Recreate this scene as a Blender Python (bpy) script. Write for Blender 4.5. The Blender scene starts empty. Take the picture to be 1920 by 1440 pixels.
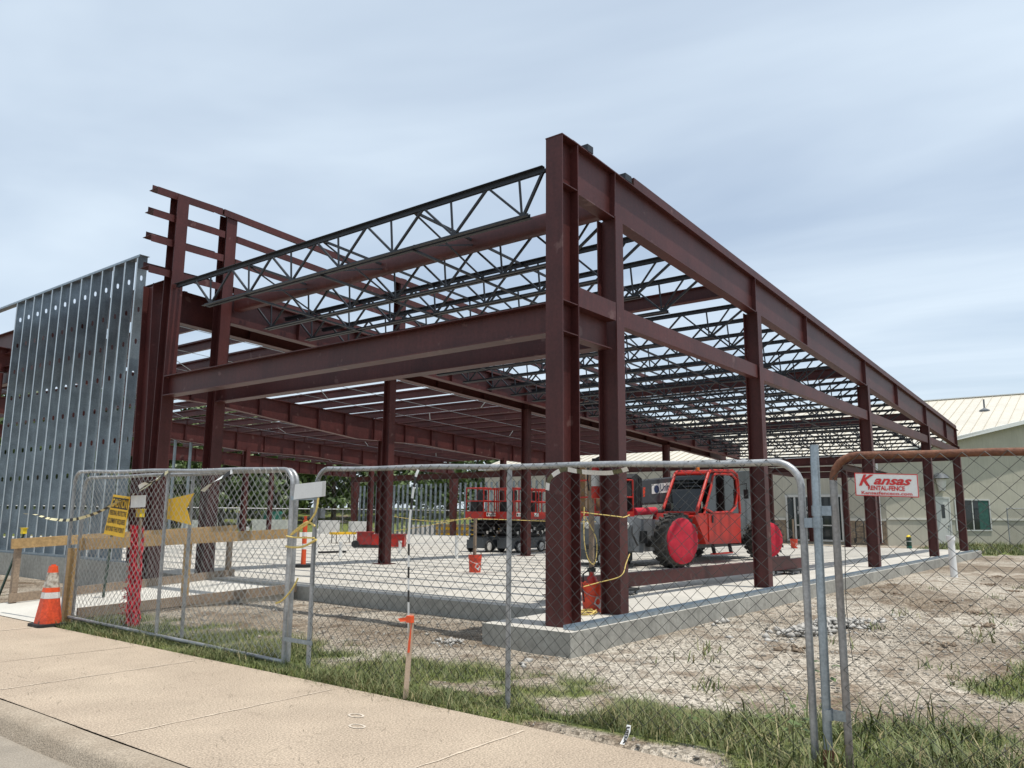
import bpy, math, random
import numpy as np
from mathutils import Vector as V, Matrix
random.seed(7); RNG = np.random.default_rng(7)
S = bpy.context.scene; COL = S.collection
R = math.radians
# ------------------------------------------------------------------ camera
CAM = V((-7.882, -5.390, 1.5)); YAW, PIT, ROL, F = R(37.798), R(9.46), R(0.455), 1480.8
fw = V((math.cos(YAW)*math.cos(PIT), math.sin(YAW)*math.cos(PIT), math.sin(PIT)))
rt = V((math.sin(YAW), -math.cos(YAW), 0)); up = rt.cross(fw)
rt, up = rt*math.cos(ROL)+up*math.sin(ROL), -rt*math.sin(ROL)+up*math.cos(ROL)
cd = bpy.data.cameras.new('camera'); co = bpy.data.objects.new('camera', cd); COL.objects.link(co)
co.matrix_world = Matrix.Translation(CAM) @ Matrix((rt, up, -fw)).transposed().to_4x4()
cd.sensor_fit = 'HORIZONTAL'; cd.sensor_width = 36; cd.lens = F/1920*36; cd.clip_start = .05; cd.clip_end = 4000
S.camera = co

# ------------------------------------------------------------------ materials
def mat(name, col, rough=.6, metal=0, vary=.15, scale=6, col2=None, bump=0, bscale=40, fine=0, fscale=90, spec=.5, streak=0, scuff=None, blotch=0):
    """plain coloured surface with object space variation: patches, grain, optional vertical streaks"""
    m = bpy.data.materials.new(name); m.use_nodes = True; n = m.node_tree.nodes; l = m.node_tree.links
    b = n['Principled BSDF']; b.inputs['Roughness'].default_value = rough; b.inputs['Metallic'].default_value = metal
    b.inputs['Specular IOR Level'].default_value = spec
    geo = n.new('ShaderNodeNewGeometry')
    def noise(sc, det=4, vec=None):
        t = n.new('ShaderNodeTexNoise'); t.inputs['Scale'].default_value = sc; t.inputs['Detail'].default_value = det
        l.new(vec or geo.outputs['Position'], t.inputs['Vector']); return t
    t = noise(scale)
    rp = n.new('ShaderNodeValToRGB'); rp.color_ramp.elements[0].position = .32; rp.color_ramp.elements[1].position = .68
    c2 = col2 or tuple(c*(1-vary) for c in col); c1 = col if col2 else tuple(min(1, c*(1+vary)) for c in col)
    rp.color_ramp.elements[0].color = (*c1, 1); rp.color_ramp.elements[1].color = (*c2, 1)
    l.new(t.outputs['Fac'], rp.inputs['Fac']); out = rp.outputs['Color']
    def mult(sc, lo, hi, vec=None, det=3):
        nonlocal out
        t2 = noise(sc, det, vec); mr = n.new('ShaderNodeMapRange'); mr.inputs['From Min'].default_value = .3; mr.inputs['From Max'].default_value = .7
        mr.inputs['To Min'].default_value = lo; mr.inputs['To Max'].default_value = hi
        l.new(t2.outputs['Fac'], mr.inputs['Value'])
        mx = n.new('ShaderNodeMix'); mx.data_type = 'RGBA'; mx.blend_type = 'MULTIPLY'; mx.inputs['Factor'].default_value = 1
        l.new(out, mx.inputs['A']); l.new(mr.outputs['Result'], mx.inputs['B']); out = mx.outputs['Result']
    if fine: mult(fscale, 1-fine, 1+fine)
    if streak:
        mp = n.new('ShaderNodeMapping'); mp.inputs['Scale'].default_value = (9, 9, .8); l.new(geo.outputs['Position'], mp.inputs['Vector'])
        mult(1.6, 1-streak, 1+streak*.6, mp.outputs['Vector'], 5)
    if blotch: mult(2.1, 1-blotch, 1+blotch*.5, None, 6)
    if scuff:
        t5 = noise(3.3, 8); m5 = n.new('ShaderNodeMapRange'); m5.inputs['From Min'].default_value = .655; m5.inputs['From Max'].default_value = .70; l.new(t5.outputs['Fac'], m5.inputs['Value'])
        x5 = n.new('ShaderNodeMix'); x5.data_type = 'RGBA'; l.new(m5.outputs['Result'], x5.inputs['Factor']); l.new(out, x5.inputs['A']); x5.inputs['B'].default_value = (*scuff, 1); out = x5.outputs['Result']
    l.new(out, b.inputs['Base Color'])
    if bump:
        t3 = noise(bscale, 6); bp = n.new('ShaderNodeBump'); bp.inputs['Strength'].default_value = bump; bp.inputs['Distance'].default_value = .02
        l.new(t3.outputs['Fac'], bp.inputs['Height']); l.new(bp.outputs['Normal'], b.inputs['Normal'])
    return m
M = {}
M['steel'] = mat('red oxide primer', (.094, .0250, .0225), .48, 0, scale=1.1, col2=(.062, .0170, .0162), fine=.14, fscale=26, streak=.12, spec=.35, scuff=(.13, .062, .056), blotch=.14)
M['joist'] = mat('dark joist paint', (.015, .0175, .024), .5, 0, .2, 3, fine=.2, fscale=25)
M['galv'] = mat('galvanised steel', (.30, .35, .39), .42, .65, .14, 9, fine=.14, fscale=60, streak=.16)
M['studshade'] = mat('galvanised stud', (.245, .295, .335), .32, .5, .2, 3, fine=.14, fscale=40, streak=.12)  # darkened tone: shade between neighbouring studs put into the colour
M['studlit'] = mat('lit stud flange', (.50, .555, .59), .4, .45, .1, 5, fine=.1, fscale=40, streak=.08)  # same metal as the webs, light on the flanges put into the colour
M['pipe'] = mat('galvanised pipe', (.34, .345, .35), .45, .45, .22, 6, fine=.18, fscale=50)
M['wire'] = mat('dull wire', (.105, .105, .10), .5, .3, .3, 8)
M['wireb'] = mat('bright wire', (.48, .48, .46), .42, .4, .25, 8)
M['rust'] = mat('rusted pipe', (.13, .05, .028), .75, .1, scale=7, col2=(.20, .085, .045), fine=.25, fscale=50, bump=.3)
M['rustmix'] = mat('half rusted pipe', (.30, .31, .315), .55, .35, scale=1.7, col2=(.25, .20, .165), fine=.2, fscale=40)
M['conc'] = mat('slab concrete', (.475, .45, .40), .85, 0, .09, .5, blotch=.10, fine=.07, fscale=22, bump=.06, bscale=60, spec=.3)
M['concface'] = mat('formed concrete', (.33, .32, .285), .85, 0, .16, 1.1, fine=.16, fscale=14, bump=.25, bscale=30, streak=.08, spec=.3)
M['walk'] = mat('tan sidewalk', (.46, .375, .285), .9, 0, scale=.9, col2=(.40, .322, .245), fine=.42, fscale=75, bump=.7, bscale=90, blotch=.09, spec=.25)
M['kerb'] = mat('worn kerb', (.30, .245, .185), .9, 0, scale=2.5, col2=(.37, .31, .24), fine=.28, fscale=70, bump=.5, bscale=90, spec=.25)
M['street'] = mat('grey street', (.285, .25, .205), .9, 0, .14, 2.5, fine=.25, fscale=90, bump=.5, bscale=120, spec=.25)
M['newpath'] = mat('new path concrete', (.52, .50, .45), .85, 0, .06, 1, fine=.08, fscale=40, bump=.1, bscale=80)
M['joint'] = mat('joint', (.535, .445, .345), .9, 0, .2, 20)
M['jointdark'] = mat('dark joint', (.33, .265, .20), .9, 0, .35, 15)
M['chalk'] = mat('chalk ring', (.53, .46, .375), .9, 0, .2, 20)
M['wood'] = mat('pine lumber', (.44, .29, .13), .75, 0, scale=3, col2=(.36, .225, .095), fine=.2, fscale=30, streak=.1)
M['woodgrey'] = mat('weathered lumber', (.29, .215, .15), .85, 0, scale=4, col2=(.22, .165, .12), fine=.2, fscale=30)
M['form'] = mat('grey form board', (.36, .315, .265), .85, 0, .15, 4, fine=.15)
M['stake'] = mat('survey stake', (.44, .33, .24), .85, 0, .12, 8, fine=.15)
M['orange'] = mat('safety orange', (.72, .085, .018), .5, 0, .12, 5, fine=.1, fscale=40)
M['orangew'] = mat('scuffed orange', (.66, .075, .02), .55, 0, scale=9, col2=(.50, .055, .018), fine=.25, fscale=28, scuff=(.12, .05, .035))
M['redorange'] = mat('bucket orange', (.66, .06, .022), .4, 0, .08, 8)
M['red'] = mat('machine red', (.44, .017, .008), .4, 0, .07, 4, fine=.06)
M['dred'] = mat('dull red', (.30, .022, .02), .5, 0, .2, 6, fine=.15)
M['pinkred'] = mat('red fabric cover', (.46, .013, .034), .8, 0, .12, 6, bump=.6, bscale=9)
M['netting'] = mat('red netting', (.52, .012, .03), .6, 0, .2, 14)
M['gray'] = mat('machine gray', (.13, .14, .15), .45, 0, .14, 4, fine=.15, fscale=30)
M['dgray'] = mat('dark gray paint', (.062, .070, .078), .4, 0, .12, 3, fine=.12)
M['black'] = mat('black rubber', (.018, .018, .019), .7, 0, .25, 8)
M['tyre'] = mat('dusty tyre', (.075, .068, .06), .9, 0, scale=8, col2=(.026, .025, .024), fine=.3, fscale=22, bump=.5)
M['white'] = mat('white paint', (.74, .74, .72), .5, 0, .04, 5, fine=.05)
M['whitep'] = mat('white plastic', (.80, .80, .79), .4, 0, .03, 4)
M['whited'] = mat('dusty white', (.62, .61, .58), .7, 0, .1, 5, fine=.12)
M['yellow'] = mat('sign yellow', (.80, .47, .012), .5, 0, .08, 7, fine=.07)
M['capyel'] = mat('cap yellow', (.80, .58, .02), .45, 0, .05, 8)
M['rope'] = mat('yellow rope', (.66, .50, .16), .7, 0, .2, 60)
M['ink'] = mat('black ink', (.022, .02, .018), .6, 0, .1, 8)
M['redink'] = mat('red ink', (.58, .03, .03), .5, 0, .06, 8)
M['blue'] = mat('blue ink', (.02, .045, .12), .5, 0, .05, 8)
M['tgreen'] = mat('post green', (.016, .045, .03), .55, 0, .2, 12)
M['teal'] = mat('teal plastic', (.02, .16, .12), .5, 0, .1, 8)
M['stucco'] = mat('beige stucco', (.46, .435, .355), .9, 0, .05, .7, streak=.07, blotch=.05, fine=.05, fscale=40, bump=.12, bscale=70)
M['stone'] = mat('brown wainscot', (.26, .20, .14), .9, 0, .25, 5, fine=.25, fscale=14, bump=.4, bscale=20)
M['belt'] = mat('pale trim', (.60, .585, .52), .8, 0, .05, 3)
M['roofm'] = mat('cream metal roof', (.62, .575, .48), .42, .1, .05, .6, blotch=.06, fine=.05, fscale=8, streak=.05)
M['seam'] = mat('seam shadow metal', (.47, .43, .35), .5, .1, .06, 3)
M['frame'] = mat('pale frame', (.55, .55, .52), .5, .1, .05, 6)
M['skin'] = mat('skin', (.36, .20, .13), .6, 0, .06, 9)
M['cloth'] = mat('dark clothes', (.028, .03, .045), .9, 0, .25, 9)
M['card'] = mat('cardboard', (.24, .15, .075), .85, 0, .12, 5)
M['rock'] = mat('crushed rock', (.47, .45, .415), .9, 0, scale=9, col2=(.28, .265, .24), fine=.2, fscale=40)
M['pebble'] = mat('gravel', (.36, .335, .29), .95, 0, scale=9, col2=(.22, .19, .155), fine=.2)
M['clod'] = mat('dirt clod', (.20, .15, .105), .95, 0, .25, 6, fine=.25)
M['leaf'] = mat('leaf', (.095, .140, .034), .55, 0, scale=.7, col2=(.042, .072, .018), fine=.35, fscale=3)
M['bark'] = mat('bark', (.09, .065, .045), .9, 0, .25, 8)
M['straw'] = mat('dry straw', (.27, .22, .12), .9, 0, .3, 20)
M['amber'] = mat('amber lens', (.7, .22, .01), .3, 0, .05, 8)
def glass(name, tint=(.012, .016, .017), rough=.05):
    m = bpy.data.materials.new(name); m.use_nodes = True; n = m.node_tree.nodes; l = m.node_tree.links
    b = n['Principled BSDF']; b.inputs['Roughness'].default_value = rough; b.inputs['Specular IOR Level'].default_value = .6
    t = n.new('ShaderNodeTexNoise'); t.inputs['Scale'].default_value = 1.2
    r = n.new('ShaderNodeValToRGB'); r.color_ramp.elements[0].color = (*tint, 1); r.color_ramp.elements[1].color = (*[c*2.2 for c in tint], 1)
    l.new(t.outputs['Fac'], r.inputs['Fac']); l.new(r.outputs['Color'], b.inputs['Base Color']); return m
M['glass'] = glass('dark glass'); M['curtain'] = mat('green curtain', (.03, .10, .08), .8, 0, .3, 7)
def seeglass(name):
    m = bpy.data.materials.new(name); m.use_nodes = True; n = m.node_tree.nodes; l = m.node_tree.links
    tr = n.new('ShaderNodeBsdfTransparent'); gl = n.new('ShaderNodeBsdfGlossy'); gl.inputs['Roughness'].default_value = .03; lw = n.new('ShaderNodeLayerWeight'); lw.inputs['Blend'].default_value = .5; pw = n.new('ShaderNodeMath'); pw.operation = 'POWER'; pw.inputs[1].default_value = 4; l.new(lw.outputs['Facing'], pw.inputs[0]); fz = n.new('ShaderNodeMath'); fz.operation = 'MULTIPLY_ADD'; fz.inputs[1].default_value = .8; fz.inputs[2].default_value = .06; l.new(pw.outputs[0], fz.inputs[0])
    t = n.new('ShaderNodeTexNoise'); t.inputs['Scale'].default_value = 3; r = n.new('ShaderNodeValToRGB'); r.color_ramp.elements[0].color = (.24, .27, .26, 1); r.color_ramp.elements[1].color = (.18, .21, .20, 1)
    l.new(t.outputs['Fac'], r.inputs['Fac']); l.new(r.outputs['Color'], tr.inputs['Color'])
    mx = n.new('ShaderNodeMixShader'); l.new(fz.outputs[0], mx.inputs[0]); l.new(tr.outputs[0], mx.inputs[1]); l.new(gl.outputs[0], mx.inputs[2]); l.new(mx.outputs[0], n['Material Output'].inputs['Surface']); return m
M['cabglass'] = seeglass('tinted cab glass')
def grassmat(name, a, b_):
    m = bpy.data.materials.new(name); m.use_nodes = True; n = m.node_tree.nodes; l = m.node_tree.links
    p = n['Principled BSDF']; p.inputs['Roughness'].default_value = .6; p.inputs['Specular IOR Level'].default_value = .3
    at = n.new('ShaderNodeAttribute'); at.attribute_name = 'tone'
    r = n.new('ShaderNodeValToRGB'); r.color_ramp.elements[0].color = (*a, 1); r.color_ramp.elements[1].color = (*b_, 1)
    e = r.color_ramp.elements.new(.62); e.color = (.155, .178, .068, 1); r.color_ramp.elements[-1].color = (.30, .25, .13, 1)
    l.new(at.outputs['Fac'], r.inputs['Fac']); l.new(r.outputs['Color'], p.inputs['Base Color']); return m
M['grass'] = grassmat('grass blades', (.038, .062, .017), (.38, .33, .19))

# ------------------------------------------------------------------ mesh builder
class MB:
    def __init__(s): s.v = []; s.f = []; s.mi = []; s.sm = []
    def add(s, vs, fs, mi=0, sm=False):
        o = len(s.v); s.v += [tuple(v) for v in vs]; s.f += [tuple(i+o for i in f) for f in fs]
        s.mi += [mi]*len(fs); s.sm += [sm]*len(fs); return s
    def obox(s, c, a, w, d, ha, hw, hd, mi=0):
        c, a, w, d = V(c), V(a), V(w), V(d)
        vs = [c+a*(i*ha)+w*(j*hw)+d*(k*hd) for i in (-1, 1) for j in (-1, 1) for k in (-1, 1)]
        return s.add(vs, [(0, 1, 3, 2), (4, 6, 7, 5), (0, 4, 5, 1), (2, 3, 7, 6), (0, 2, 6, 4), (1, 5, 7, 3)], mi)
    def box(s, lo, hi, mi=0):
        c = [(l+h)/2 for l, h in zip(lo, hi)]; e = [(h-l)/2 for l, h in zip(lo, hi)]
        return s.obox(c, (1, 0, 0), (0, 1, 0), (0, 0, 1), *e, mi)
    def bar(s, p0, p1, w, h, upv=(0, 0, 1), mi=0):
        p0, p1 = V(p0), V(p1); a = (p1-p0).normalized(); u = V(upv); wv = a.cross(u)
        if wv.length < 1e-4: wv = a.cross(V((1, 0, 0)))
        wv.normalize(); d = wv.cross(a).normalized()
        return s.obox((p0+p1)/2, a, wv, d, (p1-p0).length/2, w/2, h/2, mi)
    def ibeam(s, p0, p1, depth, bf, tf=.014, tw=.010, dv=(0, 0, 1), d1=None, stiff=(), mi=0):
        p0, p1 = V(p0), V(p1); a = (p1-p0).normalized(); w = a.cross(V(dv)).normalized(); d = w.cross(a).normalized()
        L = (p1-p0).length; m = (p0+p1)/2
        s.obox(m+d*(depth/2-tf/2), a, w, d, L/2, bf/2, tf/2, mi); s.obox(m-d*(depth/2-tf/2), a, w, d, L/2, bf/2, tf/2, mi)
        s.obox(m, a, w, d, L/2-.001, tw/2, depth/2-tf, mi)
        for t in stiff:
            q = p0+a*(L*t)
            for sg in (-1, 1): s.obox(q+w*(sg*(tw/2+(bf-tw)/4-.002)), a, w, d, .006, (bf-tw)/4-.002, depth/2-tf, mi)
        return s
    def tube(s, pts, r, n=8, mi=0, cap=True, closed=False):
        pts = [V(p) for p in pts]; rs = r if isinstance(r, (list, tuple)) else [r]*len(pts)
        vs = []; u = None
        for i, p in enumerate(pts):
            t = (pts[min(i+1, len(pts)-1)]-pts[max(i-1, 0)])
            if closed: t = pts[(i+1) % len(pts)]-pts[i-1]
            t = t.normalized() if t.length > 1e-9 else V((0, 0, 1))
            if u is None: u = t.orthogonal().normalized()
            else:
                u = u-t*u.dot(t); u = u.normalized() if u.length > 1e-6 else t.orthogonal().normalized()
            w = t.cross(u)
            vs += [p+u*(rs[i]*math.cos(2*math.pi*k/n))+w*(rs[i]*math.sin(2*math.pi*k/n)) for k in range(n)]
        fs = []; N = len(pts)
        for i in range(N if closed else N-1):
            j = (i+1) % N
            fs += [(i*n+k, i*n+(k+1) % n, j*n+(k+1) % n, j*n+k) for k in range(n)]
        s.add(vs, fs, mi, True)
        if cap and not closed: s.add(vs[:n], [tuple(range(n))[::-1]], mi); s.add(vs[-n:], [tuple(range(n))], mi)
        return s
    def cyl(s, p0, p1, r, n=12, mi=0, r1=None): return s.tube([p0, p1], [r, r if r1 is None else r1], n, mi)
    def lathe(s, c, ax, prof, n=24, mi=0, sm=True):
        c, ax = V(c), V(ax).normalized(); u = ax.orthogonal().normalized(); w = ax.cross(u)
        vs = [c+ax*h+(u*math.cos(2*math.pi*k/n)+w*math.sin(2*math.pi*k/n))*r for r, h in prof for k in range(n)]
        fs = [(i*n+k, i*n+(k+1) % n, (i+1)*n+(k+1) % n, (i+1)*n+k) for i in range(len(prof)-1) for k in range(n)]
        return s.add(vs, fs, mi, sm)
    def prism(s, poly, o, u, v, th, mi=0):
        """polygon (2d) in the plane o+u*x+v*y, thickness th along u x v"""
        o, u, v = V(o), V(u), V(v); w = u.cross(v).normalized()*th; n = len(poly)
        a = [o+u*x+v*y for x, y in poly]; vs = a+[p+w for p in a]
        return s.add(vs, [tuple(range(n))[::-1], tuple(range(n, 2*n))]+[(i, (i+1) % n, n+(i+1) % n, n+i) for i in range(n)], mi)
    def obj(s, name, mats, parent=None, org=None):
        me = bpy.data.meshes.new(name)
        o3 = V(org) if org is not None else (parent['_o'] if parent and '_o' in parent else V((0, 0, 0)))
        o3 = V(o3); a = np.array(s.v, dtype=np.float64)-np.array(o3)
        me.from_pydata(a.tolist(), [], s.f); ms = mats if isinstance(mats, (list, tuple)) else [mats]
        for m in ms: me.materials.append(M[m])
        me.polygons.foreach_set('material_index', s.mi); me.polygons.foreach_set('use_smooth', s.sm); me.update()
        if any(s.sm): me.set_sharp_from_angle(angle=R(38))
        o = bpy.data.objects.new(name, me); COL.objects.link(o)
        if parent is not None: o.parent = parent
        elif org is not None: o.location = o3
        ORG[o.name] = o3
        return o
ORG = {}
def part(name, mb, m, parent): return mb.obj(name, m, parent, ORG[parent.name])
def thing(name, label, cat, loc=(0, 0, 0), group=None):
    o = bpy.data.objects.new(name, None); COL.objects.link(o); o.location = loc; o.empty_display_size = .2
    o['label'] = label; o['category'] = cat
    if group: o['group'] = group
    ORG[o.name] = V(loc); return o
def tag(o, label, cat, group=None):
    o['label'] = label; o['category'] = cat
    if group: o['group'] = group
    return o
def struct(name, mb, m, kind='structure'): o = mb.obj(name, m); o['kind'] = kind; return o
def dup(root, off, label, group=None, rot=0):
    def cp(o, par):
        c = o.copy(); COL.objects.link(c)
        if par: c.parent = par
        for ch in [x for x in bpy.data.objects if x.parent == o and x != c]: cp(ch, c)
        return c
    r = cp(root, None); r.location = V(root.location)+V(off); r.rotation_euler[2] += rot; r['label'] = label
    if group: r['group'] = group
    return r
def npobj(name, verts, faces, m, parent=None, smooth=False, attr=None):
    """verts (n,3), faces (m,k) arrays"""
    me = bpy.data.meshes.new(name); k = faces.shape[1]; nf = len(faces)
    me.vertices.add(len(verts)); me.vertices.foreach_set('co', verts.astype(np.float32).ravel())
    me.loops.add(nf*k); me.loops.foreach_set('vertex_index', faces.astype(np.int32).ravel())
    me.polygons.add(nf); me.polygons.foreach_set('loop_start', np.arange(0, nf*k, k, dtype=np.int32))
    if smooth: me.polygons.foreach_set('use_smooth', np.ones(nf, dtype=bool))
    me.update(calc_edges=True); me.materials.append(M[m])
    if attr is not None:
        at = me.attributes.new('tone', 'FLOAT', 'POINT'); at.data.foreach_set('value', attr.astype(np.float32))
    o = bpy.data.objects.new(name, me); COL.objects.link(o)
    if parent: o.parent = parent
    return o
_txt = {}
def text2d(s, size=1, bold=0, shear=0):
    """lettering as flat triangles: (verts 2d, faces, width); origin at the left end of the baseline"""
    k = (s, bold, shear)
    if k not in _txt:
        c = bpy.data.curves.new('t', 'FONT'); c.body = s; c.size = 1; c.offset = bold; c.shear = shear; c.resolution_u = 3
        o = bpy.data.objects.new('t', c); COL.objects.link(o); bpy.context.view_layer.update()
        me = bpy.data.meshes.new_from_object(o.evaluated_get(bpy.context.evaluated_depsgraph_get()))
        _txt[k] = ([tuple(v.co[:2]) for v in me.vertices], [tuple(p.vertices) for p in me.polygons])
        bpy.data.objects.remove(o); bpy.data.meshes.remove(me); bpy.data.curves.remove(c)
    vs, fs = _txt[k]; x0 = min(v[0] for v in vs); x1 = max(v[0] for v in vs)
    return [((x-x0)*size, y*size) for x, y in vs], fs, (x1-x0)*size
def lettering(mb, s, fn, cx, y, w=None, size=None, bold=0, shear=0, mi=0, sy=1):
    """put text centred at cx, baseline y in the 2d system mapped to 3d by fn(x, y); w fits the width"""
    vs, fs, tw = text2d(s, 1, bold, shear)
    kx = (w/tw) if w else size; ky = (size or kx)*sy
    mb.add([fn(cx+(x-tw/2)*kx, y+yy*ky) for x, yy in vs], fs, mi)

# ------------------------------------------------------------------ noise on the python side
def hash2(ix, iy, seed=0):
    h = (ix.astype(np.int64)*374761393+iy.astype(np.int64)*668265263+seed*144664) & 0xffffffff
    h = ((h ^ (h >> 13))*1274126177) & 0xffffffff; return ((h ^ (h >> 16)) & 0xffff)/65535.
def vnoise(x, y, sc, seed=0):
    x = np.asarray(x, float)*sc; y = np.asarray(y, float)*sc; ix = np.floor(x); iy = np.floor(y); fx = x-ix; fy = y-iy
    fx = fx*fx*(3-2*fx); fy = fy*fy*(3-2*fy)
    a = hash2(ix, iy, seed); b = hash2(ix+1, iy, seed); c = hash2(ix, iy+1, seed); d = hash2(ix+1, iy+1, seed)
    return (a*(1-fx)+b*fx)*(1-fy)+(c*(1-fx)+d*fx)*fy
def fbm(x, y, sc, seed=0, o=4):
    t = 0; a = .5
    for i in range(o): t = t+a*vnoise(x, y, sc*2**i, seed+i); a *= .5
    return t
def sstep(a, b, x): t = np.clip((x-a)/(b-a), 0, 1); return t*t*(3-2*t)
SLABX0, SLABX1, SLABY0, SLABY1, ZS = 1.12, 29.6, -.45, 40., .25
def grass_amount(x, y):
    """0..1: how much grass grows at a point of the site"""
    n = fbm(x, y, .9, 3); n2 = fbm(x, y, 3.1, 9)
    strip = sstep(-3.3, -2.95, x)*(1-sstep(-2.1, -1.15, x+(n-.45)*1.3))*sstep(-14, -12, y)*(1-sstep(6.0, 6.3, y))
    bare = sstep(-3.5, -3.1, y)*(1-sstep(-1.9, -1.3, y))*(1-sstep(-2.95, -2.6, x)); strip = strip*(1-.93*bare)
    thick = sstep(-3.2, -3.9, -(-y)) if False else sstep(3.1, 4.2, -y)
    strip2 = sstep(-3.35, -3.1, x)*(1-sstep(-1.7, -.9, x+(n-.45)*1.6))*thick
    pat = np.exp(-((x-1.3)**2/.9+(y+4.5)**2/.35))*1.1
    lawn = sstep(31.2, 31.8, x+(n-.5)*2)*(1-sstep(2.6, 3.2, y)); back = sstep(41, 43, y+(n-.5)*3)+sstep(46, 50, x)*sstep(30, 33, y)
    fr = sstep(10.2, 11, y)*(1-sstep(-2.6, -1.2, x+(n-.5)))*sstep(-3.4, -3.1, x)
    g = np.maximum.reduce([strip, strip2, pat, lawn, back, fr*.6])
    n3 = fbm(x, y, 1.7, 57); return np.clip(g*(.35+1.15*n)*(.45+1.0*n2)*sstep(.24, .60, n3+.08), 0, 1)
def ground_h(x, y):
    n = fbm(x, y, .35, 21); n2 = fbm(x, y, 1.6, 31)
    site = sstep(-2.9, -1.2, x)
    h = (n-.47)*.10+(n2-.47)*.055
    ruts = np.where((x > 3) & (y < -1.2), (fbm(x*.35, y*1.4, 1.1, 77)-.5)*.12, 0)
    lump = np.maximum(0, fbm(x, y, 1.1, 91)-.56)*.55*sstep(3.2, 6, x)*(y < -.9)
    h = (h+ruts+lump)*site+.035*sstep(-2.6, -.5, x)*sstep(0, 1.5, y)
    flat = np.exp(-((np.maximum(0, np.maximum(SLABX0-x, x-SLABX1)))**2+(np.maximum(0, np.maximum(-.45-y, y-SLABY1)))**2)/.25)
    h = h*(1-.6*flat)
    rr = np.hypot(x+7.9, y+5.4); far = sstep(60, 110, rr); h = h*(1-far)+2.3*sstep(63, 100, rr)*sstep(12, 26, y)
    inside = (x > SLABX0+.15) & (x < SLABX1-.15) & (y > -.3) & (y < SLABY1-.15)
    h = np.where(inside, -.12, h)
    pad = (x > -.3) & (x < 1.3) & (y > -.3) & (y < .8); h = np.where(pad, -.12, h)
    street = x < -5.2
    h = np.where(x < -3.0, -.06, h); h = np.where((x < -4.9), -.2, h)
    path = (x > -3.2) & (x < 1.3) & (y > 6.4) & (y < 9.3); h = np.where(path, np.minimum(h, -.06), h)
    return h
# ------------------------------------------------------------------ ground sheet
def axis(lo, hi, fine, flo, fhi, big):
    a = list(np.arange(flo, fhi, fine)); st = fine; x = flo; pre = []
    while x > lo: st *= 1.25; x -= st; pre.append(x)
    x = a[-1]; st = fine; post = []
    while x < hi: st = min(st*1.22, 1.7) if x < big else st*1.25; x += st; post.append(x)
    return np.array(pre[::-1]+a+post)
gx = axis(-900, 1500, .09, -3.3, 9, 100); gy = axis(-900, 1500, .09, -6.5, 7, 115)
GX, GY = np.meshgrid(gx, gy, indexing='ij'); GZ = ground_h(GX, GY)
nx, ny = GX.shape; idx = np.arange(nx*ny).reshape(nx, ny)
fcs = np.stack([idx[:-1, :-1], idx[1:, :-1], idx[1:, 1:], idx[:-1, 1:]], -1).reshape(-1, 4)
def groundmat():
    m = bpy.data.materials.new('site ground'); m.use_nodes = True; n = m.node_tree.nodes; l = m.node_tree.links
    b = n['Principled BSDF']; b.inputs['Roughness'].default_value = .95; b.inputs['Specular IOR Level'].default_value = .2
    geo = n.new('ShaderNodeNewGeometry')
    def noise(sc, det=5): 
        t = n.new('ShaderNodeTexNoise'); t.inputs['Scale'].default_value = sc; t.inputs['Detail'].default_value = det; l.new(geo.outputs['Position'], t.inputs['Vector']); return t.outputs['Fac']
    def ramp(f, a, ca, b_, cb):
        r = n.new('ShaderNodeValToRGB'); r.color_ramp.elements[0].position = a; r.color_ramp.elements[0].color = (*ca, 1); r.color_ramp.elements[1].position = b_; r.color_ramp.elements[1].color = (*cb, 1); l.new(f, r.inputs['Fac']); return r.outputs['Color']
    def mix(f, a, b_, bl='MIX'):
        x = n.new('ShaderNodeMix'); x.data_type = 'RGBA'; x.blend_type = bl
        if isinstance(f, float): x.inputs['Factor'].default_value = f
        else: l.new(f, x.inputs['Factor'])
        l.new(a, x.inputs['A']); l.new(b_, x.inputs['B']); return x.outputs['Result']
    dirt = ramp(noise(.42), .36, (.275, .225, .172), .60, (.355, .33, .29))
    dirt2 = ramp(noise(2.3, 6), .38, (.17, .135, .105), .50, (.40, .375, .335))
    base = mix(.62, dirt, dirt2); blot = ramp(noise(.23, 3), .42, (.62, .57, .52), .60, (1.12, 1.12, 1.12)); base = mix(1., base, blot, 'MULTIPLY')
    vo = n.new('ShaderNodeTexVoronoi'); vo.inputs['Scale'].default_value = 42; l.new(geo.outputs['Position'], vo.inputs['Vector'])
    sep = n.new('ShaderNodeSeparateColor'); l.new(vo.outputs['Color'], sep.inputs['Color'])
    gr = ramp(sep.outputs['Red'], .0, (.5, .48, .44), 1., (1.5, 1.48, 1.44)); gr = mix(1., base, gr, 'MULTIPLY')
    gr2 = ramp(noise(120, 3), .35, (.62, .6, .58), .65, (1.35, 1.34, 1.32)); col = mix(1., gr, gr2, 'MULTIPLY')
    at = n.new('ShaderNodeAttribute'); at.attribute_name = 'tone'
    soil = ramp(noise(5, 5), .35, (.095, .125, .030), .68, (.19, .21, .07))
    mr = n.new('ShaderNodeMapRange'); mr.inputs['From Min'].default_value = .22; mr.inputs['From Max'].default_value = .5; l.new(at.outputs['Fac'], mr.inputs['Value'])
    col = mix(mr.outputs['Result'], col, soil); l.new(col, b.inputs['Base Color'])
    bp = n.new('ShaderNodeBump'); bp.inputs['Strength'].default_value = .8; bp.inputs['Distance'].default_value = .02
    ad = n.new('ShaderNodeMath'); ad.operation = 'ADD'; l.new(vo.outputs['Distance'], ad.inputs[0]); l.new(noise(60, 4), ad.inputs[1]); l.new(ad.outputs[0], bp.inputs['Height'])
    l.new(bp.outputs['Normal'], b.inputs['Normal']); return m
M['ground'] = groundmat()
far_green = sstep(70, 90, np.hypot(GX-10, GY-10))
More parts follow.
